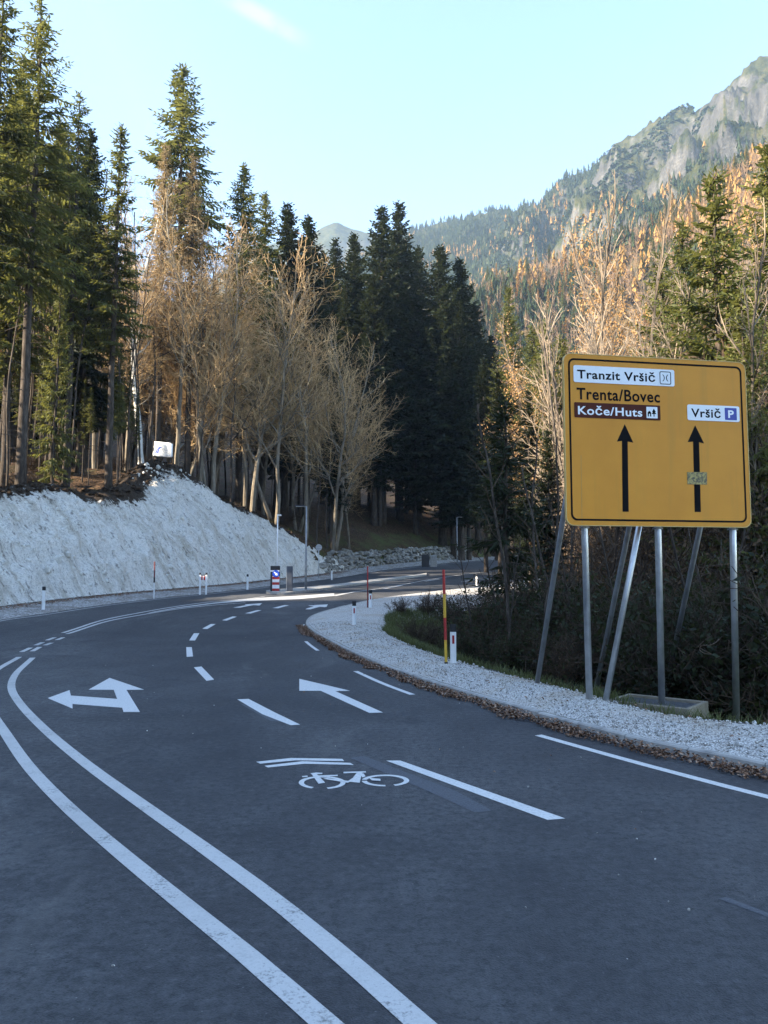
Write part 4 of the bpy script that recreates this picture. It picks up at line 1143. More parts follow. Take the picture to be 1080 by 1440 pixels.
def spruce(seed, H=30., R_=3.4, cb=.3, lev=.42, nb=5, droop=.35, sparse=.1, mat='spruce', dead=.5, den=1.0, lw=1.0, tr=.30):
    rs = np.random.default_rng(seed)
    n = 14; zz = np.linspace(0, H, n); bx = np.cumsum(rs.normal(0, .03, n)); by = np.cumsum(rs.normal(0, .03, n))
    P = np.column_stack([bx, by, zz]); P[0, 2] = -1.5
    rad = (tr * (1 - zz / H) ** .85 + .02); rad[0] *= 1.35
    tb = MB(); tb.tube(P, rad, 9)
    fa, fb, fra, frb = [], [], [], []     # wood of the branches
    Q = []
    def axis_at(z): return np.array([np.interp(z, zz, bx), np.interp(z, zz, by), z])
    def spray(p, d, l, w):
        up = np.array([0, 0, 1.0]); s = np.cross(d, up + rs.normal(0, .45, 3)); s /= np.linalg.norm(s) + 1e-9
        m = p + d * l * .45 - up * l * .05
        Q.append((p, m + s * w, p + d * l - up * l * rs.uniform(.02, .30), m - s * w))
    z = cb * H
    # dead sticks under the crown
    zd = max(1.2, cb * H * .25)
    while zd < cb * H:
        if rs.random() < dead:
            az = rs.uniform(0, 6.28); l = rs.uniform(.4, 1.7) * R_ / 3.2
            a = axis_at(zd); e = a + np.array([math.cos(az) * l, math.sin(az) * l, rs.uniform(-.35, .05) * l])
            fa.append(a); fb.append(e); fra.append(.028); frb.append(.010)
        zd += .3
    while z < H - .25:
        t = (z - cb * H) / (H - cb * H)
        Lm = R_ * ((1 - t) ** .82) * min(1, .5 + t * 3.2) + .12
        for k in range(nb):
            if rs.random() < sparse: continue
            az = rs.uniform(0, 6.28); L = Lm * rs.uniform(.55, 1.12)
            p0 = .70 * t - .10 + rs.normal(0, .08)
            h = np.array([math.cos(az), math.sin(az), 0]); a0 = axis_at(z + rs.uniform(-.15, .15))
            ns = max(3, int(L / .5)); ss = np.linspace(0, 1, ns + 1)
            C = a0 + h * (L * ss)[:, None]; C[:, 2] += L * (p0 * ss - droop * (1 - t * .6) * ss ** 1.6 + .16 * ss ** 4)
            fa.extend(C[:-1]); fb.extend(C[1:]); r0 = .012 + .010 * L
            fra.extend(r0 * (1 - ss[:-1]) + .004); frb.extend(r0 * (1 - ss[1:]) + .004)
            side = np.array([-h[1], h[0], 0])
            step = .20 / den; s = .12 if L > 1 else 0.0
            while s < 1.0:
                i = s * ns; j = min(int(i), ns - 1); p = C[j] + (C[j + 1] - C[j]) * (i - j)
                fw = C[j + 1] - C[j]; fw = fw / np.linalg.norm(fw)
                bl = (.30 + .34 * L * (1 - s) * min(1, s * 2.5 + .3)) * rs.uniform(.6, 1.2)
                bl = min(bl, 1.0)
                for sg in (-1, 1):
                    d = fw * rs.uniform(.45, .9) + side * sg * rs.uniform(.6, 1.0) + np.array([0, 0, rs.uniform(-.55, .12)]); d /= np.linalg.norm(d)
                    spray(p, d, bl, (.050 + .05 * bl) * lw)
                if rs.random() < .75:
                    d = np.array([rs.normal(0, .25), rs.normal(0, .25), -1.0]) + fw * .35; d /= np.linalg.norm(d)
                    spray(p, d, bl * rs.uniform(.45, .8), .055 * lw)
                if rs.random() < .5:
                    d = fw + np.array([rs.normal(0, .3), rs.normal(0, .3), rs.uniform(.1, .6)]); d /= np.linalg.norm(d)
                    spray(p, d, bl * .55, .05 * lw)
                s += step / max(L, .4)
            spray(C[-1], (C[-1] - C[-2]) / np.linalg.norm(C[-1] - C[-2]), .35, .05 * lw)
        z += lev * rs.uniform(.75, 1.25) * (1 - .45 * t)
    top = axis_at(H)
    for k in range(6):
        az = rs.uniform(0, 6.28); spray(top - [0, 0, rs.uniform(0, .5)], np.array([math.cos(az) * .5, math.sin(az) * .5, .8]), .4, .04)
    tb.quads(tubes_np(fa, fb, fra, frb, 3))
    o = tb.build('trunk', M['bark'], smooth=True); me_t = o.data; bpy.data.objects.remove(o)
    return dict(H=H, parts=[('trunk', me_t), ('crown', mesh_of('crown', np.array(Q), M[mat]))])

def bare_tree(seed, H=22., spread=.55, bole=.22, tr=.24, up=.25, ratio=.62, nch=(7, 6, 6), ang=.85, trunkmat='beechbark', twigmat='twig', leafmat=None, leafn=0, twr=.011, stems=1, lean=0.06, leafsize=.07):
    rs = np.random.default_rng(seed)
    A, B, RA, RB, LV = [], [], [], [], []; tips = []
    def grow(p, d, L, r, lvl, r_end):
        n = max(3, int(L / (.9 if lvl == 0 else .55 if lvl == 1 else .38))); st = L / n; pts = [p.copy()]; q = p.copy(); dd = d.copy(); ds = [dd.copy()]
        for i in range(n):
            dd = dd + rs.normal(0, (.05, .13, .17, .2)[lvl], 3); dd[2] += (.03, up * .22, up * .18, up * .1)[lvl] * (1.0 if lvl else .6); dd /= np.linalg.norm(dd)
            q = q + dd * st; pts.append(q.copy()); ds.append(dd.copy())
        for i in range(n):
            f0, f1 = i / n, (i + 1) / n
            A.append(pts[i]); B.append(pts[i + 1]); RA.append(r + (r_end - r) * f0); RB.append(r + (r_end - r) * f1); LV.append(lvl)
        if lvl == 3 or (lvl == 2 and L < .5):
            tips.append(pts[-1]); tips.append(pts[-2]); return
        nc = nch[lvl] if lvl < 3 else 0
        if lvl > 0: nc = max(2, int(nc * min(1.3, L / (H * (.26, .26, .12)[lvl]))))
        s0 = bole if lvl == 0 else .12
        for k in range(nc):
            s = s0 + (1 - s0) * ((k + rs.uniform(.1, .9)) / nc); i = min(int(s * n), n - 1)
            pp = pts[i] + (pts[i + 1] - pts[i]) * (s * n - i); dv = ds[i]
            az = rs.uniform(0, 6.28); u = np.cross(dv, [0.3, .2, 1.0] if abs(dv[2]) < .9 else [1.0, 0, 0]); u /= np.linalg.norm(u); w = np.cross(dv, u)
            an = ang * rs.uniform(.7, 1.15) * (1.1 - .35 * s if lvl == 0 else 1)
            cd = dv * math.cos(an) + (u * math.cos(az) + w * math.sin(az)) * math.sin(an)
            if lvl == 0: cl = H * spread * rs.uniform(.6, 1.05) * (1.05 - .75 * (s - s0) / (1 - s0)) * .62
            else: cl = L * ratio * rs.uniform(.5, 1.0) * (1.1 - .6 * s)
            rr = (r + (r_end - r) * s)
            grow(pp, cd, max(cl, .3), min(rr * .62, .0095 * cl + .008) if lvl < 2 else twr * 1.05, lvl + 1, (.018, .014, twr, twr * .6)[min(lvl + 1, 3)])
    for k in range(stems):
        a = rs.uniform(0, 6.28); d = np.array([math.cos(a) * lean * (1 + 2 * (stems > 1)), math.sin(a) * lean * (1 + 2 * (stems > 1)), 1.0]); d /= np.linalg.norm(d)
        p = np.array([math.cos(a), math.sin(a), 0]) * (.3 * (stems > 1)); p[2] = -.8
        grow(p, d, H * rs.uniform(.85, 1) + .8, tr, 0, .03)
    A, B, RA, RB, LV = map(np.array, (A, B, RA, RB, LV)); thick = (RA > .024) | (LV == 0)
    k6 = thick & (RA > .08)
    qa = np.concatenate([tubes_np(A[k6], B[k6], RA[k6], RB[k6], 8), tubes_np(A[thick & ~k6], B[thick & ~k6], RA[thick & ~k6], RB[thick & ~k6], 5)])
    Hh = max(B[:, 2].max(), 1)
    parts = [('trunk', mesh_of('trunk', qa, M[trunkmat], False)), ('crown', mesh_of('crown', tubes_np(A[~thick], B[~thick], RA[~thick], RB[~thick], 3), M[twigmat]))]
    if leafn:
        T = np.array(tips); k = rs.integers(0, len(T), leafn); C = T[k] + rs.normal(0, .22, (leafn, 3))
        u = rs.normal(0, 1, (leafn, 3)); u /= np.linalg.norm(u, axis=1)[:, None]; v = np.cross(u, rs.normal(0, 1, (leafn, 3))); v /= np.linalg.norm(v, axis=1)[:, None]
        s = leafsize * rs.uniform(.6, 1.4, leafn)[:, None]
        parts.append(('foliage', mesh_of('foliage', np.stack([C - u * s, C - v * s * .6, C + u * s, C + v * s * .6], 1), M[leafmat])))
    return dict(H=Hh, parts=parts)

def bush(seed, H=3., W=1.6, stems=14, leaf='bush', leafn=3500, twig='darktwig', ls=.045, twr=.008):
    rs = np.random.default_rng(seed); A, B, RA, RB = [], [], [], []; T = []
    def arc(p, d, L, r, lvl):
        n = 6; q = p.copy(); dd = d.copy()
        for i in range(n):
            dd = dd + rs.normal(0, .14, 3) + np.array([0, 0, -.03 if lvl == 0 else .03]); dd /= np.linalg.norm(dd); e = q + dd * L / n
            A.append(q); B.append(e); RA.append(r * (1 - .8 * i / n) + .003); RB.append(r * (1 - .8 * (i + 1) / n) + .003); q = e
            if lvl < 2 and i > 0:
                for k in range(3 if lvl == 0 else 2):
                    c = dd + rs.normal(0, .6, 3); c /= np.linalg.norm(c); arc(q, c, L * rs.uniform(.25, .5), r * .45, lvl + 1)
            if lvl > 0 or i > 2: T.append(q.copy())
    for k in range(stems):
        a = rs.uniform(0, 6.28); o = rs.uniform(.2, 1) ; d = np.array([math.cos(a) * o * W / H, math.sin(a) * o * W / H, 1.0]); d /= np.linalg.norm(d)
        arc(np.array([math.cos(a) * .2 * W * o, math.sin(a) * .2 * W * o, -.3]), d, H * rs.uniform(.6, 1.05), .016, 0)
    parts = [('stems', mesh_of('stems', tubes_np(A, B, np.maximum(RA, twr), np.maximum(RB, twr * .7), 3), M[twig]))]
    if leafn:
        T = np.array(T); k = rs.integers(0, len(T), leafn); C = T[k] + rs.normal(0, .09 * H / 2, (leafn, 3)); C[:, 2] = np.maximum(C[:, 2], .05)
        u = rs.normal(0, 1, (leafn, 3)); u /= np.linalg.norm(u, axis=1)[:, None]; v = np.cross(u, rs.normal(0, 1, (leafn, 3))); v /= np.linalg.norm(v, axis=1)[:, None]
        s = ls * rs.uniform(.5, 1.5, leafn)[:, None]
        parts.append(('foliage', mesh_of('foliage', np.stack([C - u * s, C - v * s * .5, C + u * s, C + v * s * .5], 1), M[leaf])))
    return dict(H=H, parts=parts)

SPR = {
    'S1': spruce(101, 30, 4.3, .40, .50, 5, .46, .20, lw=.95, tr=.27, dead=.4),          # open, drooping
    'S2': spruce(102, 30, 4.2, .28, .44, 6, .36, .10, lw=1.05, tr=.25),                            # dense
    'S3': spruce(103, 26, 2.3, .38, .42, 5, .48, .18, lw=1.0, tr=.20, dead=.7),                   # narrow
    'S4': spruce(104, 30, 3.3, .55, .46, 6, .42, .14, lw=1.0, tr=.20, dead=.8),                   # long bare bole
    'S5': spruce(105, 20, 4.2, .04, .44, 5, .30, .12, den=1.3, lw=.95, tr=.20, dead=0, mat='spruce_sunlit'),  # free standing, green to the ground
    'S9': spruce(111, 16, 3.0, .05, .44, 5, .34, .10, den=1.2, lw=.95, tr=.18, dead=0),
    'S6': spruce(106, 30, 4.2, .24, .46, 6, .38, .06, lw=1.6, mat='spruce_shaded', tr=.28, dead=.8),
    'S7': spruce(107, 30, 4.9, .16, .44, 6, .36, .05, lw=1.6, mat='spruce_shaded', tr=.30),
    'S8': spruce(108, 8, 1.5, .36, .26, 4, .15, .15, mat='spruce_shaded', den=1.5, lw=.55, tr=.075, dead=.8),
    'SL': spruce(109, 32, 3.4, .34, .40, 5, .40, .10, mat='oldlarch', tr=.28, dead=.6, lw=.6, den=1.1),
    'LA': spruce(110, 20, 2.7, .16, .5, 4, .22, .12, mat='larch', tr=.2, den=.8, lw=1.1, dead=.1),
}
BAR = {
    'B1': bare_tree(201, 24, .46, .36, .21, .30, nch=(24, 13, 12), twr=.010),
    'B2': bare_tree(202, 22, .66, .24, .20, .30, nch=(26, 13, 12), twr=.010),
    'B3': bare_tree(203, 20, .60, .24, .16, .45, nch=(17, 12, 11), stems=2, twr=.010),
    'B4': bare_tree(204, 24, .52, .36, .16, .15, nch=(20, 9, 8), trunkmat='bark', ang=1.25, twr=.011),
    'BY': bare_tree(205, 26, .46, .34, .24, .45, nch=(15, 10, 8), trunkmat='paletrunk', twr=.011),
    'U1': bare_tree(211, 16, .42, .18, .085, .75, twr=.006, nch=(24, 12, 11), ang=.6, trunkmat='alderbark', twigmat='pinktwig'),
    'U2': bare_tree(212, 14, .46, .12, .09, .75, twr=.006, nch=(19, 12, 11), ang=.6, trunkmat='alderbark', twigmat='pinktwig', stems=3),
    'U3': bare_tree(213, 14, .44, .2, .10, .65, twr=.006, nch=(19, 12, 11), ang=.6, trunkmat='alderbark', twigmat='pinktwig', leafmat='birchleaf', leafn=6000, leafsize=.045),
    'TW': bare_tree(214, 9, .62, .08, .06, .4, nch=(13, 7, 6), ang=.85, trunkmat='darktwig', twigmat='darktwig', stems=3, leafmat='dryleaf', leafn=2600, leafsize=.05, twr=.009),
    'PO': bare_tree(215, 17, .22, .5, .07, .3, nch=(9, 4, 3), trunkmat='bark', twigmat='darktwig'),
}
BSH = {'G1': bush(301, 3.0, 1.7, 16, 'bush', 6500, ls=.06), 'G2': bush(302, 3.6, 1.5, 13, 'bush', 5000, ls=.07), 'D1': bush(303, 4.2, 2.2, 16, 'dryleaf', 2200, ls=.045, twr=.010),
       'G3': bush(304, 1.6, 1.0, 12, 'bush', 2400, ls=.035), 'D2': bush(305, 2.0, 1.3, 14, 'dryleaf', 700, ls=.03, twig='darktwig')}
LIB = {**SPR, **BAR, **BSH}

def plant(kind, x, y, H, name, label, cat, group, rz=None, fat=1.0, z=None, tilt=0.0):
    T = LIB[kind]; s = H / T['H']
    r = empty(name, (x, y, gz(x, y) if z is None else z), random.uniform(0, 6.28) if rz is None else rz)
    r.scale = (s * fat, s * fat, s)
    if tilt: r.rotation_euler = (random.uniform(-tilt, tilt), random.uniform(-tilt, tilt), r.rotation_euler[2])
    tag(r, label, cat, group)
    for n, me in T['parts']:
        o = bpy.data.objects.new(n, me); COL.objects.link(o); o.parent = r
    return r
LET_SUN = ('slender boles above the cutting', 'thin trunks deep in the wood', 'golden trees deep in the wood', 'crowd of spruces behind the brow')
def by_px(kind, px, d, ytop, name, label, cat, group, fat=1.0, hmin=3, zoff=0, tilt=0.0):
    if px < 520:
        for _ in range(60):
            top = at_depth(px, ytop, d); dl, il, sl = seg_nearest(np.array([top[0]]), np.array([d]), footC)
            hh = float(bank_h(footC[il[0], 1]))
            if d > 112 or (sl[0] > 0 and dl[0] > hh * 1.02 + .9 + 1.6 * (hh < .5)): break
            d += .6
    top = at_depth(px, ytop, d); z = gz(top[0], d) + zoff
    y0 = d + .404 * (8 - top[0])
    if group in LET_SUN and top[0] < -19 and 66 < y0 < 74: return None      # trees left out so that low sun reaches the far bend
    H_ = max(hmin, top[2] - z)
    if group in LET_SUN and kind[0] == 'S' and kind != 'SL' and top[0] < -13 and 74 < y0 < 100: H_ = min(H_, 8 + 5 * random.random())  # spruces kept short here so the sun reaches the beeches
    return plant(kind, top[0], d, H_, name, label, cat, group, fat=fat, z=z - .1, tilt=tilt)

GL = 'trees of the forest above the white cutting'
for k, px, d, yt, lab, fat in [
    ('S1', 58, 49, -4, 'tallest drooping spruce with thick trunk standing on the brow of the white cutting', 1.05),
    ('S1', 6, 46, -20, 'open drooping spruce cut by the picture edge on the brow of the cutting', 1.0),
    ('S2', 30, 60, 95, 'dense spruce filling the gap behind the tallest drooping spruce', 1.0),
    ('S1', 113, 62, 128, 'blue-grey spruce with thin top just behind the tallest drooping spruce', .9),
    ('S7', 128, 68, 178, 'dark spruce with broad crown between the blue-grey spruce and the narrow one', 1.0),
    ('S3', 168, 53, 174, 'narrow ragged spruce with slim dark trunk next to the pale forked beech', 1.15),
    ('S4', 90, 63, 165, 'shaded dense spruce close behind the tallest trunk', 1.0),
    ('S4', 258, 86, 87, 'spruce with a lone pointed spire above the bare golden trees', 1.2),
    ('S2', 344, 88, 232, 'pointed spruce rising behind the round golden beech', 1.15),
    ('S2', 372, 95, 268, 'shorter spruce at the shoulder of the pointed one behind the beech', 1.1),
    ('S7', 405, 99, 283, 'dark slim spruce between beech crown and the shaded spruce wall', 1.1),
    ('S7', 434, 103, 302, 'dark broad spruce at the start of the shaded spruce wall', 1.15),
    ('S9', 85, 50.5, 365, 'green young spruce hugging the thick trunk on the brow', .62)]:
    by_px(k, px, d, yt, 'spruce_tree', lab, 'spruce tree', GL, fat)
for k, px, d, yt, lab, fat in [
    ('BY', 212, 58, 195, 'pale forked beech with whitish trunk left of the white banner', 1.0),
    ('SL', 272, 80, 215, 'bleached golden larch with sparse needles under the lone spire', 1.0),
    ('SL', 232, 79, 200, 'bleached yellow larch behind the pale forked beech', 1.0),
    ('B2', 292, 79, 268, 'tall golden beech right under the lone spire', .9),
    ('B1', 258, 59, 255, 'bare beech with straight dark trunk right of the white banner', 1.0),
    ('B1', 305, 74, 300, 'wide bare beech behind the straight dark beech', 1.0),
    ('B2', 362, 70, 335, 'big golden bare beech with round crown above the end of the cutting', 1.05),
    ('B3', 398, 77, 350, 'twin stemmed bare beech with upswept pale limbs', 1.0),
    ('B2', 432, 82, 372, 'bare beech whose twigs stand against the dark spruces', .95),
    ('B3', 468, 88, 455, 'low reddish bare beech at the edge of the dark spruces', 1.0),
    ('B2', 492, 94, 560, 'smallest bare beech hanging over the boulder wall', 1.0),
    ('B4', 330, 62, 420, 'crooked bare tree with level branches behind the rocky knoll', 1.0),
    ('B4', 285, 80, 300, 'dark barked bare tree deep among the golden crowns', 1.0),
    ('B1', 190, 76, 250, 'bare beech showing between the narrow spruce and the pale fork', .9),
    ('B1', 145, 80, 290, 'bare beech deep in the wood behind the narrow spruce', 1.0),
    ('B1', 75, 84, 340, 'bare beech deep in the wood behind the thick trunk', 1.0),
    ('B2', 15, 78, 350, 'bare beech deep in the wood at the picture edge', 1.0),
    ('B3', 240, 86, 290, 'bare twin stemmed tree far behind the white banner', 1.0)]:
    by_px(k, px, d, yt, 'larch_tree' if k == 'SL' else 'beech_tree', lab, 'larch tree' if k == 'SL' else 'beech tree', GL, fat)
rs = np.random.default_rng(131)
for i in range(46):
    px = rs.uniform(-5, 215); d = rs.uniform(50, 74); kind = ['S4', 'PO', 'PO', 'S3'][i % 4]
    yt = np.interp(px, [-10, 60, 130, 205], [70, 120, 200, 260]) + rs.uniform(0, 130)
    by_px(kind, px, d, yt, 'bare_tree' if kind == 'PO' else 'spruce_tree', 'slim bare sapling among the spruce boles above the cutting' if kind == 'PO' else 'slender dark spruce bole among the front trees above the cutting',
          'young tree' if kind == 'PO' else 'spruce tree', 'slender boles above the cutting', .75, hmin=8)
for i in range(90):
    k = rs.integers(0, len(footL)); y = footL[k, 1]
    if y < 38 or y > 84: continue
    d = bank_h(y) * 1.02 + rs.uniform(.6, 9); x, yy = footL[k, 0] + nF[k, 0] * d, y + nF[k, 1] * d
    plant(['D1', 'G3', 'G1', 'D2', 'D1'][i % 5], x, yy, rs.uniform(.6, 1.9), 'bush', 'low dark brushwood on the brow of the white cutting', 'bush', 'brushwood on the brow')
rs = np.random.default_rng(31)
for i in range(46):      # thin poles and spruces of the wood behind
    px = rs.uniform(-40, 330); d = rs.uniform(74, 108); kind = ['S4', 'PO', 'S4', 'PO', 'B4', 'S6'][i % 6]
    if px > 185 and kind[0] == 'S': kind = 'B2'
    yt = np.interp(px, [-40, 60, 200, 330], [150, 180, 270, 350]) + rs.uniform(-10, 130)
    nm = 'spruce_tree' if kind[0] == 'S' else 'bare_tree'
    by_px(kind, px, d, yt, nm, 'thin straight trunk of the spruce thicket deep in the wood above the cutting' if kind[0] == 'S' else 'thin bare pole of a young tree deep in the wood above the cutting',
          'spruce tree' if kind[0] == 'S' else 'young tree', 'thin trunks deep in the wood', .9, hmin=8)
for i in range(20):
    px = rs.uniform(330, 480); d = rs.uniform(86, 112); kind = ['PO', 'S6', 'PO', 'B4'][i % 4]
    by_px(kind, px, d, rs.uniform(400, 560), 'spruce_tree' if kind[0] == 'S' else 'bare_tree', 'thin trunk standing behind the beeches near the boulder wall', 'young tree', 'thin trunks behind the beeches', .9, hmin=7)
for i in range(26):
    px = rs.uniform(-30, 470); d = rs.uniform(78, 108)
    yt = np.interp(px, [-30, 100, 240, 350, 470], [260, 290, 290, 370, 500]) + rs.uniform(0, 130)
    by_px(['B2', 'B1', 'B3', 'B2', 'SL'][i % 5], px, d, yt, 'larch_tree' if i % 5 == 4 else 'beech_tree', 'bleached larch among the golden twigs deep in the wood' if i % 5 == 4 else 'bare beech lost among the golden twigs deep in the wood',
          'larch tree' if i % 5 == 4 else 'beech tree', 'golden trees deep in the wood', 1.0, hmin=8)
for i in range(16):
    px = rs.uniform(-30, 170); d = rs.uniform(80, 104)
    yt = np.interp(px, [-30, 60, 130, 240], [110, 150, 200, 300]) + rs.uniform(0, 120)
    by_px(['S2', 'S7'][i % 2], px, d, yt, 'spruce_tree', 'full crowned spruce standing in the crowd behind the brow trees', 'spruce tree', 'crowd of spruces behind the brow', .85, hmin=8)
GD = 'dark spruces behind the boulder wall'
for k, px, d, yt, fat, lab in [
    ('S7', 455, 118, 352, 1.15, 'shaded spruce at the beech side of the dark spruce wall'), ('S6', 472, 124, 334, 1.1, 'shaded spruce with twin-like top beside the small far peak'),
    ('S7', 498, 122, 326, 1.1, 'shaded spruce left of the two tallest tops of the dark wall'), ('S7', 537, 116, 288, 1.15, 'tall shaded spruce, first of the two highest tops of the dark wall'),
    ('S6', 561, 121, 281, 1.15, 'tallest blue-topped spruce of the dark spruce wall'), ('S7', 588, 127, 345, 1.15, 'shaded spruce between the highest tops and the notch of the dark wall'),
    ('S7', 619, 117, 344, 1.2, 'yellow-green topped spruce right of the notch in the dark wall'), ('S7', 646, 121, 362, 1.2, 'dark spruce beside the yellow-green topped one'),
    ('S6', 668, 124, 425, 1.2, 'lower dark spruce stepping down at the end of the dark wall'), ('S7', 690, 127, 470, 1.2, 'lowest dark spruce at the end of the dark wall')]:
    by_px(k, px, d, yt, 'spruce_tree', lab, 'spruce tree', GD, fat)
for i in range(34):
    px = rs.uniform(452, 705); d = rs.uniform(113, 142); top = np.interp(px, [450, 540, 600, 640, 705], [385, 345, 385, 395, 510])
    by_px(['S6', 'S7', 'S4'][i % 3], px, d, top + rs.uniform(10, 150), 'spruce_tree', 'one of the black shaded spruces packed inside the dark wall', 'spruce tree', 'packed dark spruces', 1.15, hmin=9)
for x, y in ((-33, 44), (-38, 52)):  # two unseen spruces added to shade the forest floor on the brow
    plant('S7', x, y, random.uniform(24, 29), 'spruce_tree', 'spruce added outside the picture to shade the forest floor', 'spruce tree', 'spruces added for shade beside the near road')
# unseen spruces added to the viewer's left to shade the near road
for i in range(26):
    y = rs.uniform(-24, 24); x = -24 - rs.uniform(3, 34) - y * .1
    plant(['S2', 'S7', 'S1', 'S6'][i % 4], x, y, rs.uniform(22, 31), 'spruce_tree', 'spruce added outside the picture to shade the forest floor', 'spruce tree', 'spruces added for shade beside the near road')

GR = 'trees on the sunny side right of the road'
for k, px, d, yt, lab, fat in [
    ('S5', 1012, 31, 238, 'bright yellow-green spruce rising behind the orange sign', 1.0), ('S5', 1078, 36, 190, 'green spruce cut by the picture edge behind the orange sign', 1.0),
    ('S5', 955, 44, 300, 'pale green spruce half hidden by bare twigs above the orange sign', .8),
    ('S2', 716, 88, 400, 'slim pointed spruce alone between dark wall and sunny bare trees', .9), ('S5', 768, 84, 448, 'bushy small spruce just left of the sign top', 1.0), ('S5', 745, 92, 452, 'small round-topped spruce next to the bushy one', 1.0),
    ('S5', 792, 62, 470, 'green spruce peeping over the corner of the sign', 1.0), ('S6', 700, 66, 520, 'dark spruce in the brown thicket below the slim pointed one', 1.0), ('S6', 742, 58, 545, 'dark spruce in the brown thicket just left of the sign', 1.0),
    ('S6', 680, 90, 500, 'dark spruce joining the dark wall and the brown thicket', 1.0), ('S5', 1052, 26, 400, 'low green spruce beside the sign upper corner', 1.0), ('S5', 925, 58, 345, 'green spruce between bare twigs above the second arrow', 1.0), ('S6', 770, 40, 600, 'dark young spruce close behind the sign edge', 1.0)]:
    by_px(k, px, d, yt, 'spruce_tree', lab, 'spruce tree', GR, fat, zoff=-.3)
for k, px, d, yt, lab, fat in [
    ('U1', 832, 56, 292, 'slender bare tree with upright pinkish twigs left above the sign', 1.0), ('U1', 872, 60, 288, 'tallest slender bare tree above the sign with pale upright twigs', 1.0),
    ('U3', 893, 64, 305, 'bare tree with clusters of orange leaves above the sign', 1.0), ('U3', 800, 66, 375, 'many stemmed bare tree with pinkish twigs left of the sign corner', 1.0),
    ('U2', 850, 48, 350, 'many stemmed bare tree right above the sign plate', 1.0), ('U3', 915, 60, 310, 'orange flecked bare tree beside the green spruces', 1.0),
    ('U3', 842, 72, 340, 'orange leaved birch half hidden by upright twigs', 1.0), ('U2', 935, 42, 360, 'bare thicket tree against the pale green spruce', 1.0),
    ('U3', 765, 74, 440, 'bare shrubby tree behind the bushy small spruce', 1.0), ('U1', 1050, 28, 330, 'bare tree with twigs in front of the edge spruce', 1.0),
    ('U2', 985, 38, 380, 'bare thicket tree under the bright yellow-green spruce', 1.0), ('U2', 885, 40, 400, 'bare thicket tree close above the middle of the sign', 1.0)]:
    by_px(k, px, d, yt, 'bare_tree', lab, 'bare tree', GR, fat, zoff=-.3)
by_px('S8', 703, 25, 560, 'spruce_tree', 'slender young dark spruce on the gully edge behind the delineator', 'spruce tree', GR, 1.0)
by_px('PO', 668, 23, 735, 'bare_tree', 'thin leafless sapling leaning behind the red and yellow pole', 'sapling', GR, 1.5, hmin=2.5)
rs = np.random.default_rng(41)
for i in range(30):
    px = rs.uniform(715, 1120); d = rs.uniform(26, 52)
    yt = np.interp(px, [715, 760, 800, 1100], [640, 560, 510, 440]) + rs.uniform(-15, 110)
    by_px('TW', px, d, yt, 'bare_tree', 'brown twiggy alder of the thicket filling the gully behind the sign', 'alder', 'twiggy alders in the gully', 1.0, zoff=-.2)
for i in range(120):
    d = rs.uniform(15.8, 28); px = rs.uniform(650, 1180)
    x = (px - 540) / 1080 * d * 1.003
    dr, _, sd = seg_nearest(np.array([x]), np.array([d]), gravC)
    if dr[0] < 1.4 or sd[0] > 0: continue
    kind = ['G1', 'G2', 'G1', 'G2', 'G1', 'D1'][i % 6]; h = rs.uniform(2.2, 3.8) if dr[0] > 3 else rs.uniform(1.0, 1.9)
    plant(kind, x, d, h, 'bush', 'dark leafy bush in the shaded gully behind the sign posts' if kind[0] == 'G' else 'brown dry-leaved bush in the shaded gully behind the sign posts', 'bush', 'gully bushes', z=gz(x, d))
for i in range(34):
    d = rs.uniform(16, 30); px = rs.uniform(690, 1120); x = (px - 540) / 1080 * d
    dr, _, sd_ = seg_nearest(np.array([x]), np.array([d]), gravC)
    if dr[0] < 1.6 or sd_[0] > 0: continue
    plant('PO', x, d, rs.uniform(3.5, 8.5), 'bare_tree', 'thin leafless sapling standing in the dark thicket behind the sign', 'sapling', 'saplings in the gully', fat=1.5, tilt=.04)
for px, py, k, h, lab in [(590, 905, 'D2', 1.0, 'low straw-brown bush on the dirt slope nearest the gravel tongue'), (612, 900, 'D2', 1.2, 'low brown bush next to the red and yellow pole'), (560, 880, 'D2', .8, 'small tuft of brown twigs at the tip of the dirt slope'),
                          (600, 875, 'D2', 1.1, 'brown twig tangle on the far part of the dirt slope'), (655, 905, 'G3', 1.7, 'green bush behind the delineator near the red and yellow pole'), (680, 920, 'G3', 1.9, 'green bush at the gravel edge beside the young spruce'),
                          (720, 925, 'G1', 2.2, 'dark green bush at the gravel edge left of the sign tubes'), (640, 872, 'G3', 1.4, 'low leafy bush before the sunlit far road'), (700, 880, 'D1', 2.6, 'brown tangled shrub before the sunlit far road'), (740, 900, 'G2', 3.0, 'leafy shrub behind the outermost slanting tube')]:
    p = at(px, py, -.5); plant(k, p[0], p[1] + .6, h, 'bush', lab, 'bush', 'bushes along the gravel edge')
# undergrowth in the wood: young growth and dead brushwood
for i in range(44):
    k = rs.integers(0, len(footL)); y = footL[k, 1]
    if y < 26 or y > 108: continue
    h = bank_h(y); d = h * 1.02 + rs.uniform(1.2, 16) if h > .5 else rs.uniform(6, 18)
    x, yy = footL[k, 0] + nF[k, 0] * d, y + nF[k, 1] * d
    plant(['D1', 'D2', 'G3', 'D2'][i % 4], x, yy, rs.uniform(.7, 2.2), 'bush', 'low brushwood on the shaded forest floor above the cutting', 'bush', 'brushwood on the forest floor')

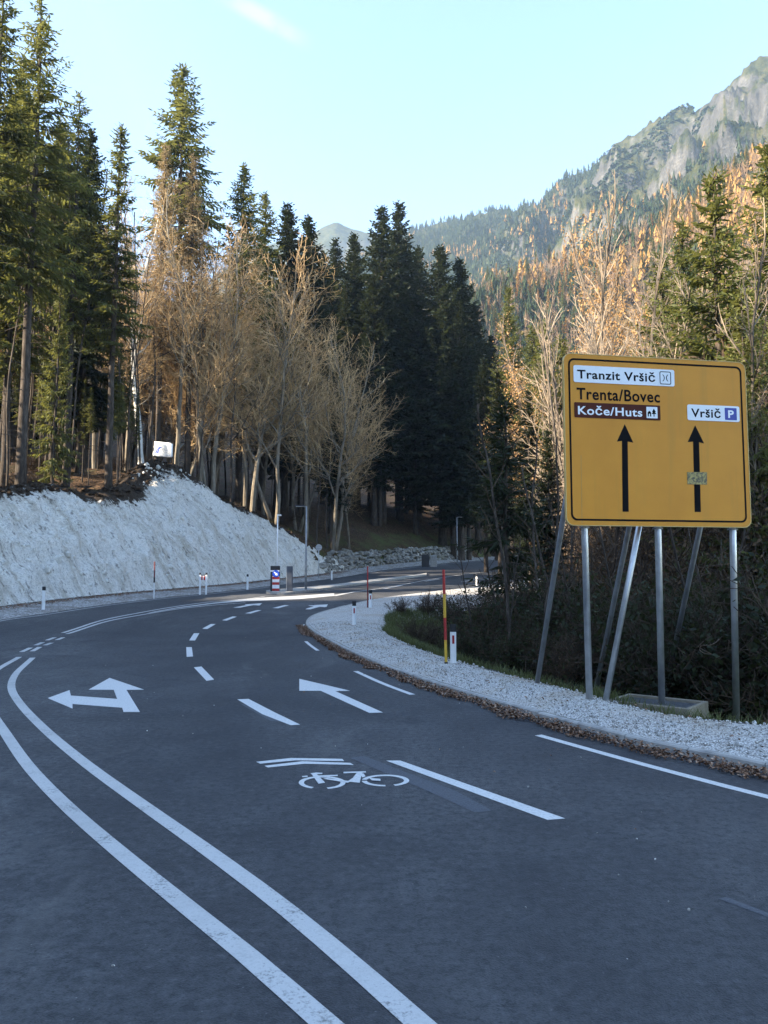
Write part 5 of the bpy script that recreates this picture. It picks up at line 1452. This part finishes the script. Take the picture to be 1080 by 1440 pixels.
# ------------------------------------------------------------------ mountains
def spine(lst): return np.array([at_depth(px, py, d) for px, py, d in lst])
SPINES = [
    (spine([(600, 462, 390), (660, 424, 420), (720, 398, 435), (780, 376, 450), (860, 352, 455), (930, 312, 450), (1000, 270, 430), (1080, 218, 405), (1200, 140, 410), (1400, 80, 480)]), .85, 10, .6),
    (spine([(380, 340, 2000), (435, 332, 2000), (452, 318, 2000), (475, 312, 2000), (492, 320, 2000), (520, 326, 2000), (560, 335, 2000)]), .8, 18, 1.4),
    (spine([(540, 345, 1420), (580, 324, 1420), (640, 309, 1380), (700, 294, 1340), (762, 288, 1300)]), .72, 16, 1.0),
    (spine([(775, 280, 1190), (800, 250, 1150), (860, 212, 1120), (905, 174, 1090), (950, 152, 1060), (985, 157, 1040), (1000, 142, 1030), (1030, 112, 1000), (1060, 86, 985), (1100, 66, 980), (1250, -30, 980), (1500, -80, 1000)]), 1.04, 52, .45),
]
az = np.arctan(np.linspace(-.30, .95, 620)); dd = np.exp(np.linspace(math.log(118), math.log(2500), 330))
AZ, DD = np.meshgrid(az, dd, indexing='ij'); MX = (DD * np.tan(AZ)); MY = DD
def mountain_z(X, Y):
    shp = X.shape; X = X.ravel(); Y = Y.ravel(); z = np.full(X.shape, -5.0)
    wx = fbm(X * .006, Y * .006, seed=61, oct=4) * 45; wy = fbm(X * .006, Y * .006, seed=62, oct=4) * 45
    for S_, sl, amp, rg in SPINES:
        best = np.full(X.shape, 1e18); zb = np.zeros(X.shape)
        for i in range(len(S_) - 1):
            a, b_ = S_[i], S_[i + 1]; ex, ey = b_[0] - a[0], b_[1] - a[1]; L2 = ex * ex + ey * ey
            t = np.clip(((X - a[0]) * ex + (Y - a[1]) * ey) / L2, 0, 1); d2 = (X - a[0] - t * ex) ** 2 + (Y - a[1] - t * ey) ** 2
            m = d2 < best; best = np.where(m, d2, best); zb = np.where(m, a[2] + (b_[2] - a[2]) * t, zb)
        d = np.sqrt(best)
        f = sstep(8, 120, d)
        gul = fbm((X + wx) * .011, (Y + wy) * .011, seed=64, oct=5, ridged=True)
        h = zb - sl * d * (1 + .28 * rg * fbm((X + wx) * .004, (Y + wy) * .004, seed=65)) + f * (gul - .52) * amp * 1.7 + (amp * .42 * (fbm(X * .022, Y * .022, seed=66, oct=6, ridged=True) - .35) * (1 - .5 * f) + amp * .34 * fbm(X * .03, Y * .03, seed=67, oct=6, ridged=True) * f) * sstep(100, 600, Y)
        z = np.maximum(z, h)
    return z.reshape(shp)
MZ = mountain_z(MX, MY)
mountain = grid_mesh('mountain', np.stack([MX.ravel(), MY.ravel(), MZ.ravel()], -1), len(az), len(dd), M['mountain'])
tag(mountain, 'steep rocky mountain side with dwarf pine and autumn larches', 'mountain', kind='structure')
def mz1(x, y): return float(mountain_z(np.array([x]), np.array([y]))[0])

# far forest on the slopes: simple ragged conifers of many small faces, one mass
def far_forest(name, n, seed, mat, hmin, hmax, wfac, dlo, dhi, mask, label, tiers=4):
    rs = np.random.default_rng(seed)
    a = np.arctan(rs.uniform(-.16, .62, n)); d = dlo * (dhi / dlo) ** rs.uniform(0, 1, n) if dlo < 600 else rs.uniform(dlo, dhi, n)
    x, y = d * np.tan(a), d; z = mountain_z(x, y)
    ok = mask(x, y, z, rs) & (z > ground_z(x, y, False)[0] - 1)
    x, y, z = x[ok], y[ok], z[ok]; n = len(x); h = rs.uniform(hmin, hmax, n); w = h * wfac * rs.uniform(.8, 1.2, n)
    Q = []; base = np.stack([x, y, z - .5], -1); up = np.array([0, 0, 1.0])
    for t in range(tiers):
        z0 = .10 + .86 * t / tiers; z1 = min(1.0, z0 + 1.6 / tiers); r = w * (1 - t / tiers * .85)
        for k in range(6):
            an = rs.uniform(0, 6.28, n); rr = r * rs.uniform(.65, 1.15, n); dv = np.stack([np.cos(an), np.sin(an), np.zeros(n)], -1); sv = np.stack([-np.sin(an), np.cos(an), np.zeros(n)], -1)
            c = base + up * (h * z1)[:, None]; lo = base + up * (h * (z0 + rs.uniform(-.05, .05, n)))[:, None] + dv * rr[:, None]
            Q.append(np.stack([c, lo - sv * (rr * .42)[:, None], lo - up * (h * .04)[:, None], lo + sv * (rr * .42)[:, None]], 1))
    b = MB(); b.quads(np.concatenate(Q)); o = b.build(name, mat); tag(o, label, 'forest', kind='stuff'); return o
def clump(x, y, s, seed): return fbm(x * s, y * s, seed=seed, oct=3)
t = newmat('far_spruce'); f = t.noise(.05, t.pos(), 3); M['farspruce'] = t.done(t.bsdf(t.ramp(f, [(.35, (.018, .032, .016)), (.65, (.05, .065, .03))]), .9, spec=.1))
t = newmat('far_larch'); f = t.noise(.06, t.pos(), 4, .7); M['farlarch'] = t.done(t.bsdf(t.ramp(f, [(.3, (.16, .10, .04)), (.6, (.36, .205, .065))]), .9, spec=.1))
t = newmat('far_bare_wood'); f = t.noise(.06, t.pos(), 4, .7); M['farbare'] = t.done(t.bsdf(t.ramp(f, [(.3, (.14, .095, .06)), (.6, (.27, .18, .115))]), .9, spec=.1))
hi = lambda z, lim, rs: z < lim + rs.normal(0, 40, len(z))
far_forest('far_spruce_forest', 32000, 71, M['farspruce'], 9, 16, .17, 640, 1480, lambda x, y, z, rs: ((clump(x, y, .006, 81) > -.2) | (x / y < .2)) & hi(z, np.where(x / y < .29, 640, 400), rs), 'dark spruce forest on the blue mountain slopes')
far_forest('far_larch_forest', 9000, 72, M['farlarch'], 9, 15, .20, 640, 1480, lambda x, y, z, rs: (clump(x, y, .009, 82) > .12) & hi(z, np.where(x / y < .26, 600, 430), rs), 'orange autumn larches scattered on the mountain slopes')
def bare_wood(name, n, seed, mat, label):
    rs = np.random.default_rng(seed); a = np.arctan(rs.uniform(-.02, .62, n)); d = rs.uniform(165, 480, n); x, y = d * np.tan(a), d; z = mountain_z(x, y)
    ok = (clump(x, y, .012, 83) > -.35) & (z > ground_z(x, y, False)[0] - 1); x, y, z = x[ok], y[ok], z[ok]; n = len(x); h = rs.uniform(8, 15, n)
    base = np.stack([x, y, z - .4], -1); Q = []
    for k in range(26):
        an = rs.uniform(0, 6.28, n); s0 = rs.uniform(.12, .7, n) if k else np.zeros(n); ln = h * rs.uniform(.22, .5, n) * (1.15 - s0) if k else h * .95
        o = rs.uniform(.25, .8, n) if k else np.full(n, .04); dv = np.stack([np.cos(an) * o, np.sin(an) * o, np.ones(n)], -1); dv /= np.linalg.norm(dv, axis=1)[:, None]
        p0 = base + np.array([0, 0, 1.0]) * (h * s0)[:, None]; p1 = p0 + dv * ln[:, None]; w = rs.uniform(.05, .13, n)[:, None] if k else np.full((n, 1), .14)
        sv = np.cross(dv, rs.normal(0, 1, (n, 3))); sv /= np.linalg.norm(sv, axis=1)[:, None]
        Q.append(np.stack([p0 - sv * w, p0 + sv * w, p1 + sv * w * .3, p1 - sv * w * .3], 1))
    b = MB(); b.quads(np.concatenate(Q)); o = b.build(name, mat); tag(o, label, 'forest', kind='stuff'); return o
far_forest('spur_larch_wood', 1700, 75, M['farlarch'], 8, 15, .20, 300, 520, lambda x, y, z, rs: (z > 105) & (clump(x, y, .02, 84) > .12), 'golden larches clothing the near spur', tiers=6)
far_forest('spur_spruce_wood', 5200, 76, M['farspruce'], 7, 15, .18, 300, 520, lambda x, y, z, rs: (z > 95) & (clump(x, y, .02, 84) < .2), 'dark spruces clothing the near spur', tiers=6)
far_forest('dwarf_pine_scrub', 20000, 77, M['farspruce'], 3, 6, .7, 780, 1180, lambda x, y, z, rs: (z > 300) & (clump(x, y, .008, 85) > .06), 'dark dwarf pine scrub mottling the high rock faces', tiers=2)
bare_wood('bare_hillside_wood', 5200, 73, M['farbare'], 'bare brown wood covering the sunny lower hillside')
rs = np.random.default_rng(91); cnt = 0
for i in range(900):
    px = rs.uniform(640, 1090); d = rs.uniform(200, 470) if i % 3 else rs.uniform(380, 470); x = (px - 540) / 1080 * d * 1.0; z = mz1(x, d)
    if z < gz(x, d) - 2: continue
    py = 720 - 1080 * math.tan(math.atan2(z - EYE, d) - PITCH)
    upper = z > 118 or d > 380
    kind = ('LA' if rs.random() < .4 else 'S2') if upper else ['U2', 'U1', 'LA', 'U3', 'S5'][i % 5]
    if cnt > 270: break
    cnt += 1
    nm, cat = {'LA': ('larch_tree', 'larch tree'), 'S2': ('spruce_tree', 'spruce tree'), 'S5': ('spruce_tree', 'spruce tree')}.get(kind, ('bare_tree', 'bare tree'))
    lb = {'LA': 'orange autumn larch on the near spur of the mountain side', 'S2': 'green spruce among orange larches on the near spur', 'S5': 'green spruce among bare trees on the lower hillside'}.get(kind, 'bare pinkish tree on the sunny lower hillside')
    plant(kind, x, d, rs.uniform(11, 19), nm, lb, cat, 'trees on the hillside', z=z - .5)

# ------------------------------------------------------------------ light and sky
SUN_AZ, SUN_EL = 112, 25           # degrees left of the viewing direction, above the horizon
sd = Vector((-math.sin(R(SUN_AZ)) * math.cos(R(SUN_EL)), math.cos(R(SUN_AZ)) * math.cos(R(SUN_EL)), math.sin(R(SUN_EL))))
sun = bpy.data.lights.new('sun', 'SUN'); sun.energy = 5.0; sun.angle = R(.53); sun.color = (1.0, .86, .66)
so = bpy.data.objects.new('sun', sun); COL.objects.link(so); so.rotation_euler = sd.to_track_quat('Z', 'Y').to_euler(); so.location = (-60, 20, 60)
w = bpy.data.worlds.new('World'); SC.world = w; w.use_nodes = True; nt = w.node_tree; nt.nodes.clear()
sky = nt.nodes.new('ShaderNodeTexSky'); sky.sky_type = 'NISHITA'; sky.sun_disc = False; sky.sun_elevation = R(SUN_EL)
sky.sun_rotation = math.atan2(sd.x, sd.y)
sky.altitude = 900; sky.air_density = 1.0; sky.dust_density = .35; sky.ozone_density = .8
bg = nt.nodes.new('ShaderNodeBackground'); bg.inputs[1].default_value = .15
ow = nt.nodes.new('ShaderNodeOutputWorld'); 
# one thin wisp of high cloud
def vdir(px, py):
    v = Vector(ray(px, py)); return v.normalized()
c0, c1 = vdir(345, 10), vdir(425, 55); e1 = (c1 - c0).normalized(); e2 = c0.cross(e1).normalized()
def wn(t_, **kw):
    x = nt.nodes.new(t_)
    for k, v in kw.items(): setattr(x, k, v)
    return x
tc = wn('ShaderNodeTexCoord')
def dotp(vec, off):
    x = wn('ShaderNodeVectorMath', operation='DOT_PRODUCT'); nt.links.new(tc.outputs['Generated'], x.inputs[0]); x.inputs[1].default_value = vec
    y = wn('ShaderNodeMath', operation='SUBTRACT'); nt.links.new(x.outputs['Value'], y.inputs[0]); y.inputs[1].default_value = off; return y.outputs[0]
def mrange(s, a, b_, c, d):
    x = wn('ShaderNodeMapRange', interpolation_type='SMOOTHSTEP'); nt.links.new(s, x.inputs[0])
    for i, v in enumerate((a, b_, c, d)): x.inputs[i + 1].default_value = v
    return x.outputs[0]
def mul(a, b_):
    x = wn('ShaderNodeMath', operation='MULTIPLY'); nt.links.new(a, x.inputs[0])
    if isinstance(b_, float): x.inputs[1].default_value = b_
    else: nt.links.new(b_, x.inputs[1])
    return x.outputs[0]
al = dotp(e1, c0.dot(e1)); ac = wn('ShaderNodeMath', operation='ABSOLUTE'); nt.links.new(dotp(e2, c0.dot(e2)), ac.inputs[0])
ns = wn('ShaderNodeTexNoise'); ns.inputs['Scale'].default_value = 26; ns.inputs['Detail'].default_value = 5; nt.links.new(tc.outputs['Generated'], ns.inputs['Vector'])
mk_ = mul(mul(mrange(al, -.05, .015, 0, 1), mrange(al, .03, .085, 1, 0)), mul(mrange(ac.outputs[0], .002, .013, 1, 0), mrange(ns.outputs['Fac'], .3, .6, .2, 1)))
mixc = wn('ShaderNodeMix', data_type='RGBA'); nt.links.new(mul(mk_, .22), mixc.inputs[0]); nt.links.new(sky.outputs[0], mixc.inputs[6]); mixc.inputs[7].default_value = (3.2, 3.1, 3.0, 1)
nt.links.new(mixc.outputs[2], bg.inputs[0]); nt.links.new(bg.outputs[0], ow.inputs[0])
# valley haze
HAZE = .00018
b = MB(); b.box((1100, 1165, 425), (3100, 3030, 890)); t = newmat('valley_air')
pv = t.n('ShaderNodeVolumePrincipled'); pv.inputs['Color'].default_value = (.58, .78, 1.0, 1); pv.inputs['Density'].default_value = HAZE; pv.inputs['Anisotropy'].default_value = .3
t.nt.links.new(pv.outputs[0], t.out.inputs['Volume'])
haze = b.build('haze', t.m); tag(haze, 'thin blue haze filling the mountain valley', 'haze', kind='stuff')
SC.view_settings.view_transform = 'Standard'; SC.view_settings.look = 'None'; SC.view_settings.gamma = 1; SC.view_settings.exposure = 2.12
SC.cycles.max_bounces = 6; SC.cycles.diffuse_bounces = 3; SC.cycles.glossy_bounces = 2; SC.cycles.transmission_bounces = 4; SC.cycles.volume_bounces = 0; SC.cycles.transparent_max_bounces = 8
SC.cycles.use_denoising = True
